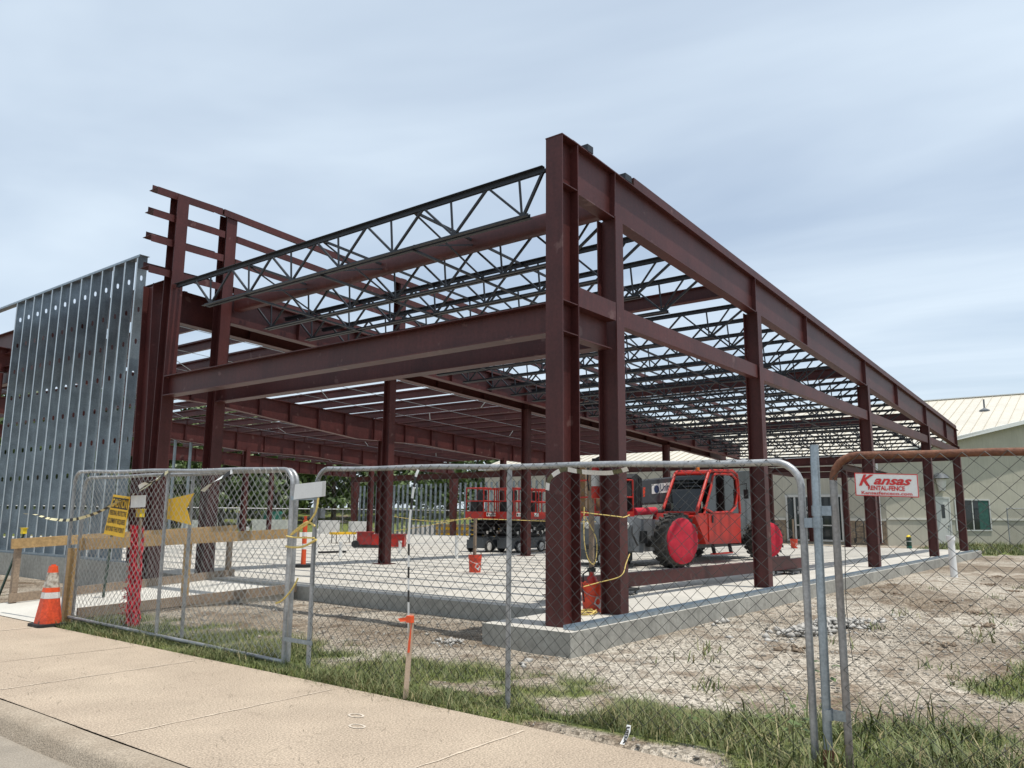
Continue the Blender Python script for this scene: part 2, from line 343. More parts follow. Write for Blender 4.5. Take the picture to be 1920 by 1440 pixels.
GA = np.maximum(grass_amount(GX, GY), far_green*.8)
g = npobj('ground', np.stack([GX, GY, GZ], -1).reshape(-1, 3), fcs, 'ground', smooth=True, attr=GA.ravel()); g['kind'] = 'structure'

# sidewalk with joints, kerb, street
def walk_in(y): return -3.02-(.02*max(0, -y-.8)**1.6 if y < -.8 else 0)
ys = [-60, -30, -15, -9, -6]+[-5+.5*i for i in range(9)]+[0, 3, 6, 10, 20, 40, 80]
mb = MB(); vs = []
for y in ys: vs += [(-5.07, y, 0), (max(walk_in(y), -3.7), y, 0), (max(walk_in(y), -3.7), y, -.1), (-5.07, y, -.1)]
fs = []
for i in range(len(ys)-1):
    a, b_ = 4*i, 4*i+4; fs += [(a, a+1, b_+1, b_), (a+1, a+2, b_+2, b_+1)]
mb.add(vs, fs); struct('sidewalk', mb, 'walk')
mb = MB()
for y, jit in ((.23, 1), (2.38, 1), (-1.85, 1), (-3.9, 1), (8.6, 1)):
    pts = [(-5.05+i*.1, y+.004*math.sin(i*1.7)+(random.random()-.5)*.010) for i in range(20)]
    for p, q in zip(pts[:-1], pts[1:]):
        w = .006+.008*random.random()
        mb.add([(p[0], p[1]-w, .004), (q[0], q[1]-w, .004), (q[0], q[1]+w*.6, .004), (p[0], p[1]+w*.6, .004)], [(0, 1, 2, 3)])
for y, x0, x1 in ((6.16, -5.05, -3.06),): mb.add([(x0, y-.022, .004), (x1, y-.022, .004), (x1, y+.022, .004), (x0, y+.022, .004)], [(0, 1, 2, 3)])
o = struct('sidewalk_joints', mb, 'joint')
mb = MB()
for y, x0, x1 in ((3.79, -4.6, -3.1),): mb.add([(x0, y-.006, .0045), (x1, y-.1, .0045), (x1, y-.085, .0045), (x0, y+.006, .0045)], [(0, 1, 2, 3)])
mb.add([(-5.078, -60, .004), (-5.066, -60, .004), (-5.066, 80, .004), (-5.078, 80, .004)], [(0, 1, 2, 3)])
struct('sidewalk_cracks', mb, 'jointdark')
mb = MB()
for cx, cy in ((-3.62, -.62), (-3.82, -.86)):
    n_ = 20; vs = []
    for k in range(n_):
        a = 2*math.pi*k/n_; vs += [(cx+.05*math.cos(a), cy+.075*math.sin(a), .004), (cx+.035*math.cos(a), cy+.055*math.sin(a), .004)]
    mb.add(vs, [(2*k, 2*((k+1) % n_), 2*((k+1) % n_)+1, 2*k+1) for k in range(n_)])
struct('chalk_marks', mb, 'chalk')
mb = MB(); prof = [(-5.086, .0), (-5.19, -.004), (-5.235, -.018), (-5.262, -.05), (-5.29, -.13), (-5.31, -.16)]; ky = [-60+.5*i for i in range(0, 281)]
vs = [(x+.006*math.sin(y*3.1+x*40), y, z) for y in ky for x, z in prof]; k = len(prof)
mb.add(vs, [(i*k+j, i*k+j+1, (i+1)*k+j+1, (i+1)*k+j) for i in range(len(ky)-1) for j in range(k-1)], 0, True); struct('kerb', mb, 'kerb')
mb = MB().add([(-40, -60, -.135), (-5.28, -60, -.135), (-5.28, 80, -.135), (-40, 80, -.135)], [(0, 1, 2, 3)]); struct('street', mb, 'street')
# concrete slab with the corner pad, and the path rising to it
def slab(poly, z0, z1):
    n_ = len(poly); mb = MB(); a = [(x, y, z0) for x, y in poly]; b_ = [(x, y, z1) for x, y in poly]
    mb.add(b_, [tuple(range(n_))], 0); mb.add(a+b_, [(i, (i+1) % n_, n_+(i+1) % n_, n_+i) for i in range(n_)], 1); return mb
P = [(-.46, -.46), (SLABX1, -.46), (SLABX1, SLABY1), (SLABX0, SLABY1), (SLABX0, .78), (-.46, .78)]
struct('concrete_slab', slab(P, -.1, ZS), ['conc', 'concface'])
mb = MB(); vs = [(-3.01, 6.42, .006), (1.11, 6.42, .215), (1.11, 9.28, .215), (-3.01, 9.28, .006)]
mb.add(vs, [(0, 1, 2, 3)]); mb.add([(x, y, z) for x, y, z in vs]+[(x, y, -.1) for x, y, z in vs], [(0, 1, 5, 4), (2, 3, 7, 6)]); struct('path', mb, 'newpath')

# ------------------------------------------------------------------ steel frame
SL = .0432
fr = thing('steel_frame', 'rust red steel building skeleton with dark open web roof joists above the slab', 'steel frame', (0, 0, ZS))
def column(x, y, z1, d, bf, face, z0=ZS, plate=True, stiff=()):
    mb = MB().ibeam((x, y, z0), (x, y, z1), d, bf, .016, .012, dv=face, stiff=stiff)
    c = part('column', mb, 'steel', fr)
    if plate:
        mb = MB().box((x-.22, y-.2, ZS+.001), (x+.22, y+.2, ZS+.022))
        part('base_plate', mb, 'steel', c)
    return c
YF, XF = (0, 1, 0), (1, 0, 0)
zt = lambda x: 6.35-SL*x
c1 = column(0, -.06, 6.235, .37, .25, XF, plate=False); c1['label'] = 'tall corner column rising past the roof beam'
for z in (5.60, 4.09, 3.70):
    part('stiffener_plate', MB().box((-.168, -.18, z), (.168, -.068, z+.012)), 'steel', c1)
part('cap_plate', MB().box((-.19, -.19, 6.236), (.19, .07, 6.25)), 'steel', c1)
column(1.27, -.0, 5.643-SL*1.27, .30, .20, YF, plate=False)
for x in (6.556, 14.506, 22.451, 28.55): column(x, 0, 5.643-SL*x, .28, .20, YF, plate=False)
# end wall rafter with stiffeners, cee on top, fascia
def tilt(mbf, *a): pass
L = 28.9; TB = (5.58, 13.55, 21.5)
mb = MB().ibeam((.19, 0, zt(.19)-.352), (L, 0, zt(L)-.352), .704, .19, .016, .012, stiff=[(x-.19)/(L-.19) for x in (1.27, 6.556, 9.6, 14.506, 18.2, 22.451, 26.2, 28.5)])
part('end_wall_rafter', mb, 'steel', fr)
mb = MB().bar((1.95, -.02, zt(1.95)+.13), (L+.05, -.02, zt(L+.05)+.13), .012, .13); mb.bar((1.95, .09, zt(1.95)+.192), (L+.05, .09, zt(L+.05)+.192), .22, .012)
part('roof_edge_angle', mb, 'steel', fr)
# short deep beams between the twin columns and the girt line
mb = MB().ibeam((.19, -.01, 3.91), (1.12, -.01, 3.91), .40, .18); part('link_beam', mb, 'steel', fr)
def girt(x0, x1):
    mb = MB().box((x0, -.17, 4.09), (x1, -.158, 4.34)); mb.box((x0, -.157, 4.328), (x1, .02, 4.34)); mb.box((x0, -.157, 4.09), (x1, .02, 4.102)); part('wall_girt', mb, 'steel', fr)
girt(.19, 1.115)
xs = [1.27, 6.556, 14.506, 22.451, 28.55]
for a, b_ in zip(xs[:-1], xs[1:]):
    mb = MB().box((a+.11, -.10, 4.08), (b_-.11, .04, 4.325)); part('wall_girt', mb, 'steel', fr)
# front pair of columns and their beams
A = column(0, 9.30, 7.84, .30, .24, YF); column(1.19, 9.42, 7.84, .30, .24, YF)
mb = MB().ibeam((0, 0.075, 3.92), (0, 9.14, 3.92), .39, .24, .016, .012); part('front_beam', mb, 'steel', fr)
mb = MB().ibeam((1.2, .155, 3.95), (1.2, 9.26, 3.95), .39, .24, .016, .012); part('front_beam', mb, 'steel', fr)
# rounded eave member behind the first joist
mb = MB(); n_ = 20; ring = []
for k in range(n_):
    a = 2*math.pi*k/n_; ca, sa = math.cos(a), math.sin(a)
    ring.append((math.copysign(abs(ca)**.55, ca)*.11, math.copysign(abs(sa)**.55, sa)*.15))
mb.add([(1.42+x, y, 5.86+z) for y in (.12, 9.2) for x, z in ring], [(k, (k+1) % n_, n_+(k+1) % n_, n_+k) for k in range(n_)], 0, True)
part('eave_member', mb, 'steel', fr)
# main girder line and the wing rafters (slope down along x)
def rafter(name, y, x0, x1, ztop, depth, bf=.22, st=None, hx=None):
    st = st if st is not None else [i/24 for i in range(1, 24)]
    if hx is None:
        mb = MB().ibeam((x0, y, ztop-SL*x0-depth/2), (x1, y, ztop-SL*x1-depth/2), depth, bf, .016, .012, stiff=st)
    else:                      # depth varies along x: list of (x, depth)
        mb = MB()
        for (xa, da), (xb, db) in zip(hx[:-1], hx[1:]):
            za, zb = ztop-SL*xa, ztop-SL*xb
            for s_ in (-1, 1): pass
            mb.bar((xa, y, za-.008), (xb, y, zb-.008), bf, .016)
            mb.bar((xa, y, za-da+.008), (xb, y, zb-db+.008), bf, .016)
            w = .006; vs = [(x_, y+s_*w, z_) for s_ in (-1, 1) for x_, z_ in ((xa, za-.017), (xb, zb-.017), (xb, zb-db+.017), (xa, za-da+.017))]
            mb.add(vs, [(0, 1, 2, 3), (7, 6, 5, 4)])
            nn = max(1, int((xb-xa)/1.25))
            for i in range(nn):
                t = (i+.5)/nn; x_ = xa+(xb-xa)*t; z1 = ztop-SL*x_-.018; z0 = z1+.036-(da+(db-da)*t)-.0
                mb.box((x_-.006, y-bf/2+.006, z0), (x_+.006, y-.007, z1)); mb.box((x_-.006, y+.007, z0), (x_+.006, y+bf/2-.006, z1))
    return part(name, mb, 'steel', fr)
rafter('roof_girder', 9.36, 1.32, 29.2, 6.16, .64, st=[i/16 for i in range(1, 16)])
rafter('wing_rafter', 10.06, .2, 29.2, 6.13, .68, st=[i/14 for i in range(1, 14)])
rafter('wing_rafter', 18.6, .1, 29.3, 5.93, .7, hx=[(.1, .66), (6.5, .55), (13.0, .92), (16.5, .72), (22.4, .80), (29.3, .62)])
rafter('wing_rafter', 28.0, .1, 29.3, 5.93, .7, hx=[(.1, .66), (6.5, .6), (14.4, .86), (18, .70), (22.4, .82), (29.3, .62)])
rafter('wing_rafter', 37.2, .1, 29.3, 5.93, .7, hx=[(.1, .66), (6.5, .6), (14.4, .84), (18, .70), (22.4, .82), (29.3, .62)])
for x in (6.50, 12.55, 22.40, 28.5): column(x, 9.86, 5.46-SL*x, .26, .20, YF)
for x, z1 in ((6.3, 7.66), (14.5, 7.3)): column(x, 9.38, z1, .26, .20, YF, z0=6.18-SL*x, plate=False)['label'] = 'short parapet post above the roof girder'
for y in (18.6, 28.0, 37.2):
    for x in ((.25, 14.4, 22.4) if y < 19 else (.25, 14.4, 22.4) if y < 30 else (.25, 6.5, 14.4, 22.4)): column(x, y, 5.22-SL*x, .26, .20, YF)
    mb = MB(); w = [.34, .34]; vs = []
    for z, dd in ((ZS, .32), (4.0, .62)): vs += [(29.3-dd/2, y-.12, z), (29.3+dd/2, y-.12, z), (29.3+dd/2, y+.12, z), (29.3-dd/2, y+.12, z)]
    mb.add(vs, [(0, 1, 5, 4), (1, 2, 6, 5), (2, 3, 7, 6), (3, 0, 4, 7)]); part('column', mb, 'steel', fr)
# wing column beside the front column, tapered, plus the front eave girder
mb = MB(); 
for y_ in (9.78, 10.22): pass
vs = []
for z, y0, y1 in ((ZS, 9.52, 9.98), (6.1, 9.86, 10.24)): vs += [(-.12, y0, z), (.12, y0, z), (.12, y1, z), (-.12, y1, z)]
for (ya, yb), th in (((9.52, 9.86), .016), ((9.98, 10.24), .016)):
    mb.add([(-.12, ya, ZS), (.12, ya, ZS), (.12, ya+th, ZS), (-.12, ya+th, ZS), (-.12, yb, 6.1), (.12, yb, 6.1), (.12, yb+th, 6.1), (-.12, yb+th, 6.1)], [(0, 1, 5, 4), (1, 2, 6, 5), (2, 3, 7, 6), (3, 0, 4, 7), (4, 5, 6, 7)])
mb.add([(-.006, 9.53, ZS), (-.006, 9.985, ZS), (-.006, 10.24, 6.1), (-.006, 9.87, 6.1), (.006, 9.53, ZS), (.006, 9.985, ZS), (.006, 10.24, 6.1), (.006, 9.87, 6.1)], [(0, 1, 2, 3), (4, 5, 6, 7)])
part('column', mb, 'steel', fr)['label'] = 'tapered column against the front column'
mb = MB().ibeam((.45, 10.2, 6.05), (.45, 37.2, 6.05), .62, .22, stiff=[i/14 for i in range(1, 14)]); part('front_eave_girder', mb, 'steel', fr)
mb = MB().ibeam((.45, 10.2, 5.15), (.45, 37.2, 5.15), .5, .2); part('front_eave_girder', mb, 'steel', fr)
# back eave strut and the beams at joist level on the column lines
mb = MB().ibeam((29.0, .0, 4.06), (29.0, 37.3, 3.86), .36, .2); part('back_eave_strut', mb, 'steel', fr)
for x in TB:
    mb = MB().ibeam((x, .12, 5.86-SL*x), (x, 9.2, 5.86-SL*x), .25, .16); part('tie_beam', mb, 'steel', fr)
# parapet girts: zed shapes along x with slots
def zgirt(z, x0, x1, depth=.19):
    mb = MB(); y = 9.44
    mb.box((x0, y-.19, z-.008), (x1, y+.15, z)); mb.box((x0+.06, y+.15, z-.008), (x1, y+.158, z+.145)); mb.box((x0, y-.198, z-.145), (x1, y-.19, z)); return mb
for z in (7.88, 7.40, 6.88, 6.25):
    dz = -.04
    if z > 7.8:
        mb = zgirt(z, -.50, .93); mb2 = zgirt(z+.004, .97, 28.6)
    else: mb = zgirt(z, -.55, 1.02); mb2 = zgirt(z-.01, 1.32, 28.6)
    for k, m_ in enumerate((mb, mb2)):
        if k: m_.v = [(x, y, zz-.046*max(0, x-1)) for x, y, zz in m_.v]
        part('parapet_girt', m_, 'steel', fr)
# open web joists
def joist(x, y0, y1, z, depth=.62, e=.36):
    mb = MB(); g_ = .022; t = .007; w = .06; zb = z-depth; a, b_ = y0+e-.10, y0+e+7.5
    for s_ in (-1, 1):       # each chord is a pair of angles
        mb.box((x+s_*g_-(w if s_ < 0 else 0), y0, z-t), (x+s_*g_+(w if s_ > 0 else 0), y1, z)); mb.box((x+s_*g_-t/2, y0, z-.066), (x+s_*g_+t/2, y1, z-t-.001))
        mb.box((x+s_*g_-(w if s_ < 0 else 0), a, zb), (x+s_*g_+(w if s_ > 0 else 0), b_, zb+t)); mb.box((x+s_*g_-t/2, a, zb+t+.001), (x+s_*g_+t/2, b_, zb+.050))
    zb += .03; zt_ = z-.035; P_ = [y0+e+1.22*i for i in range(7)]
    mb.bar((x, y0+.03, zt_), (x, P_[0], zb), .036, .036)
    if e > .5: mb.bar((x, y0+.42, zt_), (x, P_[0]+.03, zb), .026, .026)
    for i, p in enumerate(P_):
        mb.bar((x, p, zb), (x, p+.61, zt_), .034, .030)
        if i < 6: mb.bar((x, p+.61, zt_), (x, p+1.22, zb), .034, .030)
        mb.bar((x, p+.02, zb), (x, p+.07, zt_), .024, .024)
    return part('roof_joist', mb, 'joist', fr)
jx = [0, 1.65, 2.69, 3.73, 4.78]+[x for x in [6.84+1.045*i for i in range(21)] if all(abs(x-q) > .35 for q in TB)]
for i, x in enumerate(jx): joist(x, .20 if i == 0 else .12, 9.13 if i == 0 else 9.28, 5.965-SL*x, .62, .36 if i == 0 else .86)
for x, w_ in ((.62, .07), (1.65, .09)): part('joist_seat', MB().box((x-w_, -.10, zt(x)+.004), (x+w_, .12, zt(x)+.10)), 'joist', fr)
# bridging between joists
for y in (2.6, 4.7, 6.8):
    mb = MB()
    for dz in (-.01, -.60):
        mb.bar((.0, y, 5.965+dz-.02), (28.4, y, 5.965-SL*28.4+dz-.02), .035, .035)
    for i in range(0, len(jx)-1, 4):
        xa, xb = jx[i], jx[i+1]; mb.bar((xa, y+.03, 5.95-SL*xa), (xb, y+.03, 5.40-SL*xb), .022, .022); mb.bar((xa, y-.03, 5.40-SL*xa), (xb, y-.03, 5.95-SL*xb), .022, .022)
    part('bridging', mb, 'joist', fr)
# wing purlins (zed) between rafters, and the strap bracing under them
px_ = [.75+1.30*i for i in range(22)]
for bi, (ya, yb) in enumerate(((10.2, 18.55), (18.65, 27.95), (28.05, 37.15))):
    for i, x in enumerate(px_):
        z = 5.945-SL*x+.003*(bi % 2); x += .022*(bi % 2); mb = MB()
        mb.box((x-.004, ya-.12, z), (x+.004, yb+.12, z+.235)); mb.box((x-.085, ya-.12, z+.236), (x-.002, yb+.12, z+.244)); mb.box((x+.002, ya-.12, z-.008), (x+.085, yb+.12, z-.001)); mb.box((x-.088, ya-.12, z+.20), (x-.084, yb+.12, z+.236)); mb.box((x+.082, ya-.12, z-.0005), (x+.088, yb+.12, z+.028))
        part('roof_purlin', mb, 'steel', fr)
    mb = MB()
    for y in (ya+1.8, (ya+yb)/2, yb-1.8):
        mb.bar((.8, y, 5.935-SL*.8), (28.2, y+.02, 5.935-SL*28.2), .035, .006)
    for i in range(1, 20, 4):
        mb.bar((px_[i], ya+1.2, 5.93-SL*px_[i]), (px_[i+1], ya+2.6, 5.93-SL*px_[i+1]), .03, .006); mb.bar((px_[i+1], yb-3.2, 5.93-SL*px_[i+1]), (px_[i+2], yb-2, 5.93-SL*px_[i+2]), .03, .006)
    part('strap_bracing', mb, 'galv', fr)
# low canopy link toward the older building
for x, y in ((29.3, 4.6), (35.0, 4.65), (30.5, 8.4), (36.5, 8.4)): column(x, y, 3.6, .22, .18, YF)
for y in (4.6, 8.4):
    mb = MB().ibeam((29.1, y, 3.75), (37.2, y, 3.75), .28, .18); part('canopy_beam', mb, 'steel', fr)
for x in (30.5, 35, 37.1):
    mb = MB().ibeam((x, 4.72, 3.77), (x, 8.28, 3.77), .22, .16); part('canopy_beam', mb, 'steel', fr)

# ------------------------------------------------------------------ stud walls
def stud(mb, x, y, z0, z1, dep=.20, fl=.055, holes=True, sg=1):
    """cee stud, web in the xz plane at y, flanges facing -x and +x; octagonal service holes in the web"""
    t = .0015; hs = []
    if holes:
        z = z1-.47
        while z > z0+.2: hs.insert(0, z); z -= .68
    zc = z0
    def quad(a, b_, c, d): mb.add([a, b_, c, d], [(0, 1, 2, 3)])
    for h in hs:
        quad((x, y, zc), (x+dep, y, zc), (x+dep, y, h-.12), (x, y, h-.12)); cx = x+dep/2; rw, rh = .024, .055
        oc = [(-rw, -rh*.55), (-rw*.45, -rh), (rw*.45, -rh), (rw, -rh*.55), (rw, rh*.55), (rw*.45, rh), (-rw*.45, rh), (-rw, rh*.55)]
        vs = [(x, y, h-.12), (x+dep, y, h-.12), (x+dep, y, h+.12), (x, y, h+.12)]+[(cx+a, y, h+b_) for a, b_ in oc]
        mb.add(vs, [(0, 1, 6, 5), (1, 2, 8, 7), (2, 3, 10, 9), (3, 0, 4, 11), (0, 5, 4), (1, 7, 6), (2, 9, 8), (3, 11, 10)]); zc = h+.12
    quad((x, y, zc), (x+dep, y, zc), (x+dep, y, z1), (x, y, z1))
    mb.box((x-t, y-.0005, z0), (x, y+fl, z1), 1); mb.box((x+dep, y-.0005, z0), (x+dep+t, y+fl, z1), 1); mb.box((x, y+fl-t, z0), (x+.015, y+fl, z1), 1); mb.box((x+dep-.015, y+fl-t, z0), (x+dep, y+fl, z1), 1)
w = thing('stud_wall', 'tall bare galvanised stud wall on the grey stem wall beside the front column', 'stud wall', (0, 13.5, .55))
for i in range(13):
    mb = MB(); stud(mb, -.10, 10.62+.511*i+.012*math.sin(i*2.3), .56, 6.84); part('stud', mb, ['studshade', 'studlit'], w)
mb = MB().box((-.107, 10.55, 6.845), (.11, 19.5, 6.852)); mb.box((-.110, 10.55, 6.80), (-.107, 19.5, 6.8445)); part('top_track', mb, 'galv', w)
mb = MB().box((-.107, 10.2, .551), (.11, 17.2, .556)); mb.box((-.110, 10.2, .556), (-.107, 17.2, .60)); part('bottom_track', mb, 'galv', w)
tag(MB().box((-.22, 9.75, -.3), (.16, 34, .549)).obj('stem_wall', 'concface', None, (0, 20, 0)), 'long grey concrete stem wall carrying the tall stud wall', 'concrete wall')
w = thing('stud_wall', 'low open stud wall along the far edge of the slab behind the red machines', 'stud wall', (29.3, 24, ZS))
y = 9.9
while y < 37:
    if not (18.2 < y < 19 or 27.6 < y < 28.4 or 13.4 < y < 15.6):
        mb = MB(); mb.box((29.36, y, ZS), (29.50, y+.004, 3.66-.006*y)); mb.box((29.357, y-.003, ZS), (29.3595, y+.05, 3.66-.006*y)); mb.box((29.5005, y-.003, ZS), (29.503, y+.05, 3.66-.006*y)); part('stud', mb, 'studshade', w)
    y += .42
mb = MB().box((29.35, 9.8, ZS+.001), (29.51, 37.1, ZS+.012)); part('bottom_track', mb, 'galv', w)
w = thing('stud_wall', 'short group of studs seen beyond the front column by the trees', 'stud wall', (9, 28.1, ZS))
for i in range(5): mb = MB().box((8.6+.75*i, 28.2, ZS), (8.66+.75*i, 28.35, 5.1)); part('stud', mb, 'studshade', w)
for nm, a, b_, lab in (('floor_track', (-.30, -.42, ZS+.001), (29.0, -.26, ZS), 'galvanised floor track along the slab edge under the girt wall'),):
    mb = MB().box((a[0], a[1], ZS+.002), (b_[0], b_[1], ZS+.006))
    if b_[0]-a[0] > 5: mb.box((a[0], a[1], ZS+.0065), (b_[0], a[1]+.003, ZS+.05)); mb.box((a[0], b_[1]-.003, ZS+.0065), (b_[0], b_[1], ZS+.05))
    else: mb.box((a[0], a[1], ZS+.0065), (a[0]+.003, b_[1], ZS+.03)); mb.box((b_[0]-.003, a[1], ZS+.0065), (b_[0], b_[1], ZS+.03))
    tag(mb.obj(nm, 'galv', None, (a[0], a[1], ZS)), lab, 'metal track')

# ------------------------------------------------------------------ chain link fence panels
def chain(x, y0, y1, zt0, zt1, zb, p=.112, h=.052, rw=.0027, rc=.16, seed=0, bulge=0):
    """zigzag wires in the plane x from y0 to y1 (y0 > y1), top edge linear zt0 -> zt1"""
    V_, F_ = [], []; n_ = int(abs(y1-y0)/(p/2)); rng = np.random.default_rng(seed); base = 0
    K = int(2.2/h)+1
    for i in range(n_):
        yc = y0+(i+.5)*(p/2)*(1 if y1 > y0 else -1); f = (i+.5)/n_; ztop = zt0+(zt1-zt0)*f
        k = np.arange(K); z = ztop+.012-k*h; y = yc+np.where((k+i) % 2 == 0, -1, 1)*p/4
        y = y+.010*np.sin(z*3.1+yc*1.7+seed)+.005*np.sin(z*9+yc*5); z = z+.008*np.sin(yc*4.3+seed)
        dy = np.minimum(y-min(y0, y1), max(y0, y1)-y); keep = (z > zb) & (dy > 0)
        cz = (ztop-z < rc) & (dy < rc); keep &= ~(cz & ((rc-dy)**2+(rc-(ztop-z))**2 > rc*rc))
        y, z = y[keep], z[keep]
        if len(y) < 3: continue
        xx = x+np.where(np.arange(len(y)) % 2 == 0, .0035, -.0035)+bulge*np.sin(z*2.2+yc)
        xx[0] -= .007; c = np.stack([xx, y, z], -1); t = np.gradient(c, axis=0); t /= np.linalg.norm(t, axis=1)[:, None]
        u = np.cross(t, [1, 0, 0]); u /= np.linalg.norm(u, axis=1)[:, None]; w_ = np.cross(t, u)
        for a in (0, 2.094, 4.189): V_.append(c+(u*math.cos(a)+w_*math.sin(a))*rw)
        m_ = len(y); j = np.arange(m_-1)
        for a in range(3):
            b_ = (a+1) % 3; F_.append(np.stack([base+a*m_+j, base+b_*m_+j, base+b_*m_+j+1, base+a*m_+j+1], -1))
        base += 3*m_
    return np.concatenate(V_), np.concatenate(F_)
def panel(label, x,  y0, y1, zt0, zt1, zb0, zb1, mids=(), bottom=True, seed=0, rc=.16, railm='pipe', postm=('pipe', 'pipe'), wm='wire'):
    t = thing('chain_link_fence', label, 'fence panel', (x, (y0+y1)/2, 0), 'rental fence panels beside the sidewalk'); r = .024
    def arc(cy, cz, a0, a1): return [(x, cy+rc*math.cos(a0+(a1-a0)*i/6), cz+rc*math.sin(a0+(a1-a0)*i/6)) for i in range(7)]
    sg = 1 if y0 > y1 else -1
    top = [(x, y0, zt0-rc)]+[(x, y0-sg*rc*(1-math.cos(a)), zt0-rc+rc*math.sin(a)) for a in [i*math.pi/12 for i in range(1, 7)]]
    top2 = [(x, y1+sg*rc*(1-math.cos(a)), zt1-rc+rc*math.sin(a)) for a in [i*math.pi/12 for i in range(6, 0, -1)]]+[(x, y1, zt1-rc)]
    nmid = [(x, y0-sg*rc+(y1+sg*rc-y0+sg*rc)*i/12, zt0+(zt1-zt0)*i/12+.006*math.sin(i*1.3+seed)) for i in range(1, 12)]
    part('top_rail', MB().tube(top+nmid+top2, r, 10), railm, t)
    part('post', MB().cyl((x, y0, zb0), (x, y0, zt0-rc+.002), r-.0005, 10), postm[0], t); part('post', MB().cyl((x, y1, zb1), (x, y1, zt1-rc+.002), r-.0005, 10), postm[1], t)
    for ym in mids:
        f = (ym-y0)/(y1-y0); part('post', MB().cyl((x+.004, ym, zb0+(zb1-zb0)*f), (x+.004, ym, zt0+(zt1-zt0)*f-.02), .0215, 10), 'pipe', t)
    if bottom: part('bottom_rail', MB().cyl((x, y0, zb0+.05), (x, y1, zb1+.03), r-.002, 10), 'pipe', t)
    v, f_ = chain(x-.022, y0, y1, zt0, zt1, max(zb0, zb1)+.02, seed=seed, rc=rc, bulge=.008)
    v = v-np.array([x, (y0+y1)/2, 0]); npobj('mesh', v, f_, wm, t)
    return t
pa = panel('fence panel in front of the stud wall holding the yellow caution sign', -2.72, 6.50, 1.50, 2.065, 1.965, .03, .0, mids=(3.98,), seed=1, wm='wireb')
pb = panel('fence panel lying directly behind the caution sign panel', -2.60, 6.45, 1.58, 1.985, 1.965, .03, 0, mids=(3.62,), bottom=False, seed=2, wm='wireb')
pc = panel('long fence panel in front of the telehandler and corner column', -2.70, 1.13, -3.73, 1.95, 1.86, 0, 0, mids=(-1.35,), bottom=False, seed=3, rc=.17)
pd = panel('fence panel with a rusty top rail beyond the tall joining post', -2.70, -3.93, -8.6, 1.885, 1.79, 0, 0, mids=(-6.2,), bottom=False, seed=5, rc=.15, railm='rust', postm=('rustmix', 'pipe'))
t = thing('fence_post', 'tall shiny fence post clamping the rusty panel to its neighbour', 'post', (-2.72, -3.82, 0))
part('pole', MB().cyl((-2.72, -3.815, .02), (-2.72, -3.83, 1.96), .027, 14), 'galv', t); part('base_sleeve', MB().cyl((-2.72, -3.815, 0), (-2.72, -3.815, .13), .034, 14), 'rust', t)
for z, a, b_ in ((1.545, -3.80, -3.915), (1.47, -3.745, -3.84), (.33, -3.80, -3.93)):
    mb = MB().lathe((-2.72, -3.825, z), (0, 0, 1), [(.0285, -.032), (.032, -.032), (.032, .032), (.0285, .032)], 14); mb.box((-2.725, min(a, b_), z-.030), (-2.715, max(a, b_), z+.030)); part('clamp', mb, 'galv', t)
# hinges and latch between the gate panels
for z, lab in ((1.66, 'flat steel strap joining two fence posts near their tops'), (.26, 'steel strap joining two fence posts near the grass')):
    tag(MB().box((-2.755, 1.02, z-.02), (-2.748, 1.47, z+.02)).obj('fence_strap', 'galv', None, (-2.75, 1.2, z)), lab, 'strap')
tag(MB().box((-2.66, 1.10, 1.46), (-2.60, 1.27, 1.56)).obj('lock_box', 'gray', None, (-2.63, 1.2, 1.5)), 'small grey lock box under the blank white plate', 'lock box')
# back fence far away
def far_fence(label, P0, P1, h, n_, gap):
    t = thing('chain_link_fence', label, 'fence', P0); P0, P1 = V(P0), V(P1); mb = MB().cyl(P0+V((0, 0, h)), P1+V((0, 0, h)), .03, 6); part('top_rail', mb, 'pipe', t)
    for i in range(n_+1): q = P0.lerp(P1, i/n_); part('post', MB().cyl(q, q+V((0, 0, h)), .03, 6), 'pipe', t)
    mb = MB(); d = (P1-P0); L_ = d.length; d.normalize(); u = d.cross(V((0, 0, 1))).normalized(); nn = int(L_/gap); hh = h-.03
    for s_ in (1, -1):
        for i in range(-int(hh/gap), nn+1):
            a0 = i*gap; a1 = a0+hh; z0, z1 = 0, hh
            if a0 < 0: z0 = -a0; a0 = 0
            if a1 > L_: z1 = hh-(a1-L_); a1 = L_
            if s_ < 0: z0, z1 = hh-z0, hh-z1
            p, q = P0+d*a0+V((0, 0, z0)), P0+d*a1+V((0, 0, z1)); w_ = (q-p).normalized().cross(u)*.004
            mb.add([p-w_, p+w_, q+w_, q-w_], [(0, 1, 2, 3)])
    part('mesh', mb, 'wire', t)
far_fence('long chain link fence crossing the lawn before the trees', (-14, 57, 0), (54, 30, 0), 1.85, 20, .30)

# ------------------------------------------------------------------ signs and tapes on the fence
def quadmap(x, tl, tr, br, bl):
    """2d (0..1, 0..1) with origin bottom left -> point on the plane x; corners are (y, z)"""
    def fn(a, b_, dx=0):
        y = (bl[0]*(1-a)+br[0]*a)*(1-b_)+(tl[0]*(1-a)+tr[0]*a)*b_; z = (bl[1]*(1-a)+br[1]*a)*(1-b_)+(tl[1]*(1-a)+tr[1]*a)*b_
        return (x+dx, y, z)
    return fn
def plate(mb, fn, th=.003, mi=0, r=((0, 0), (1, 0), (1, 1), (0, 1)), dx=0):
    n_ = len(r); mb.add([fn(a, b_, dx) for a, b_ in r]+[fn(a, b_, dx+th) for a, b_ in r], [tuple(range(n_))[::-1], tuple(range(n_, 2*n_))]+[(i, (i+1) % n_, n_+(i+1) % n_, n_+i) for i in range(n_)], mi)
sx = -2.765
fn = quadmap(sx, (5.24, 1.735), (4.79, 1.70), (4.86, 1.18), (5.41, 1.22))
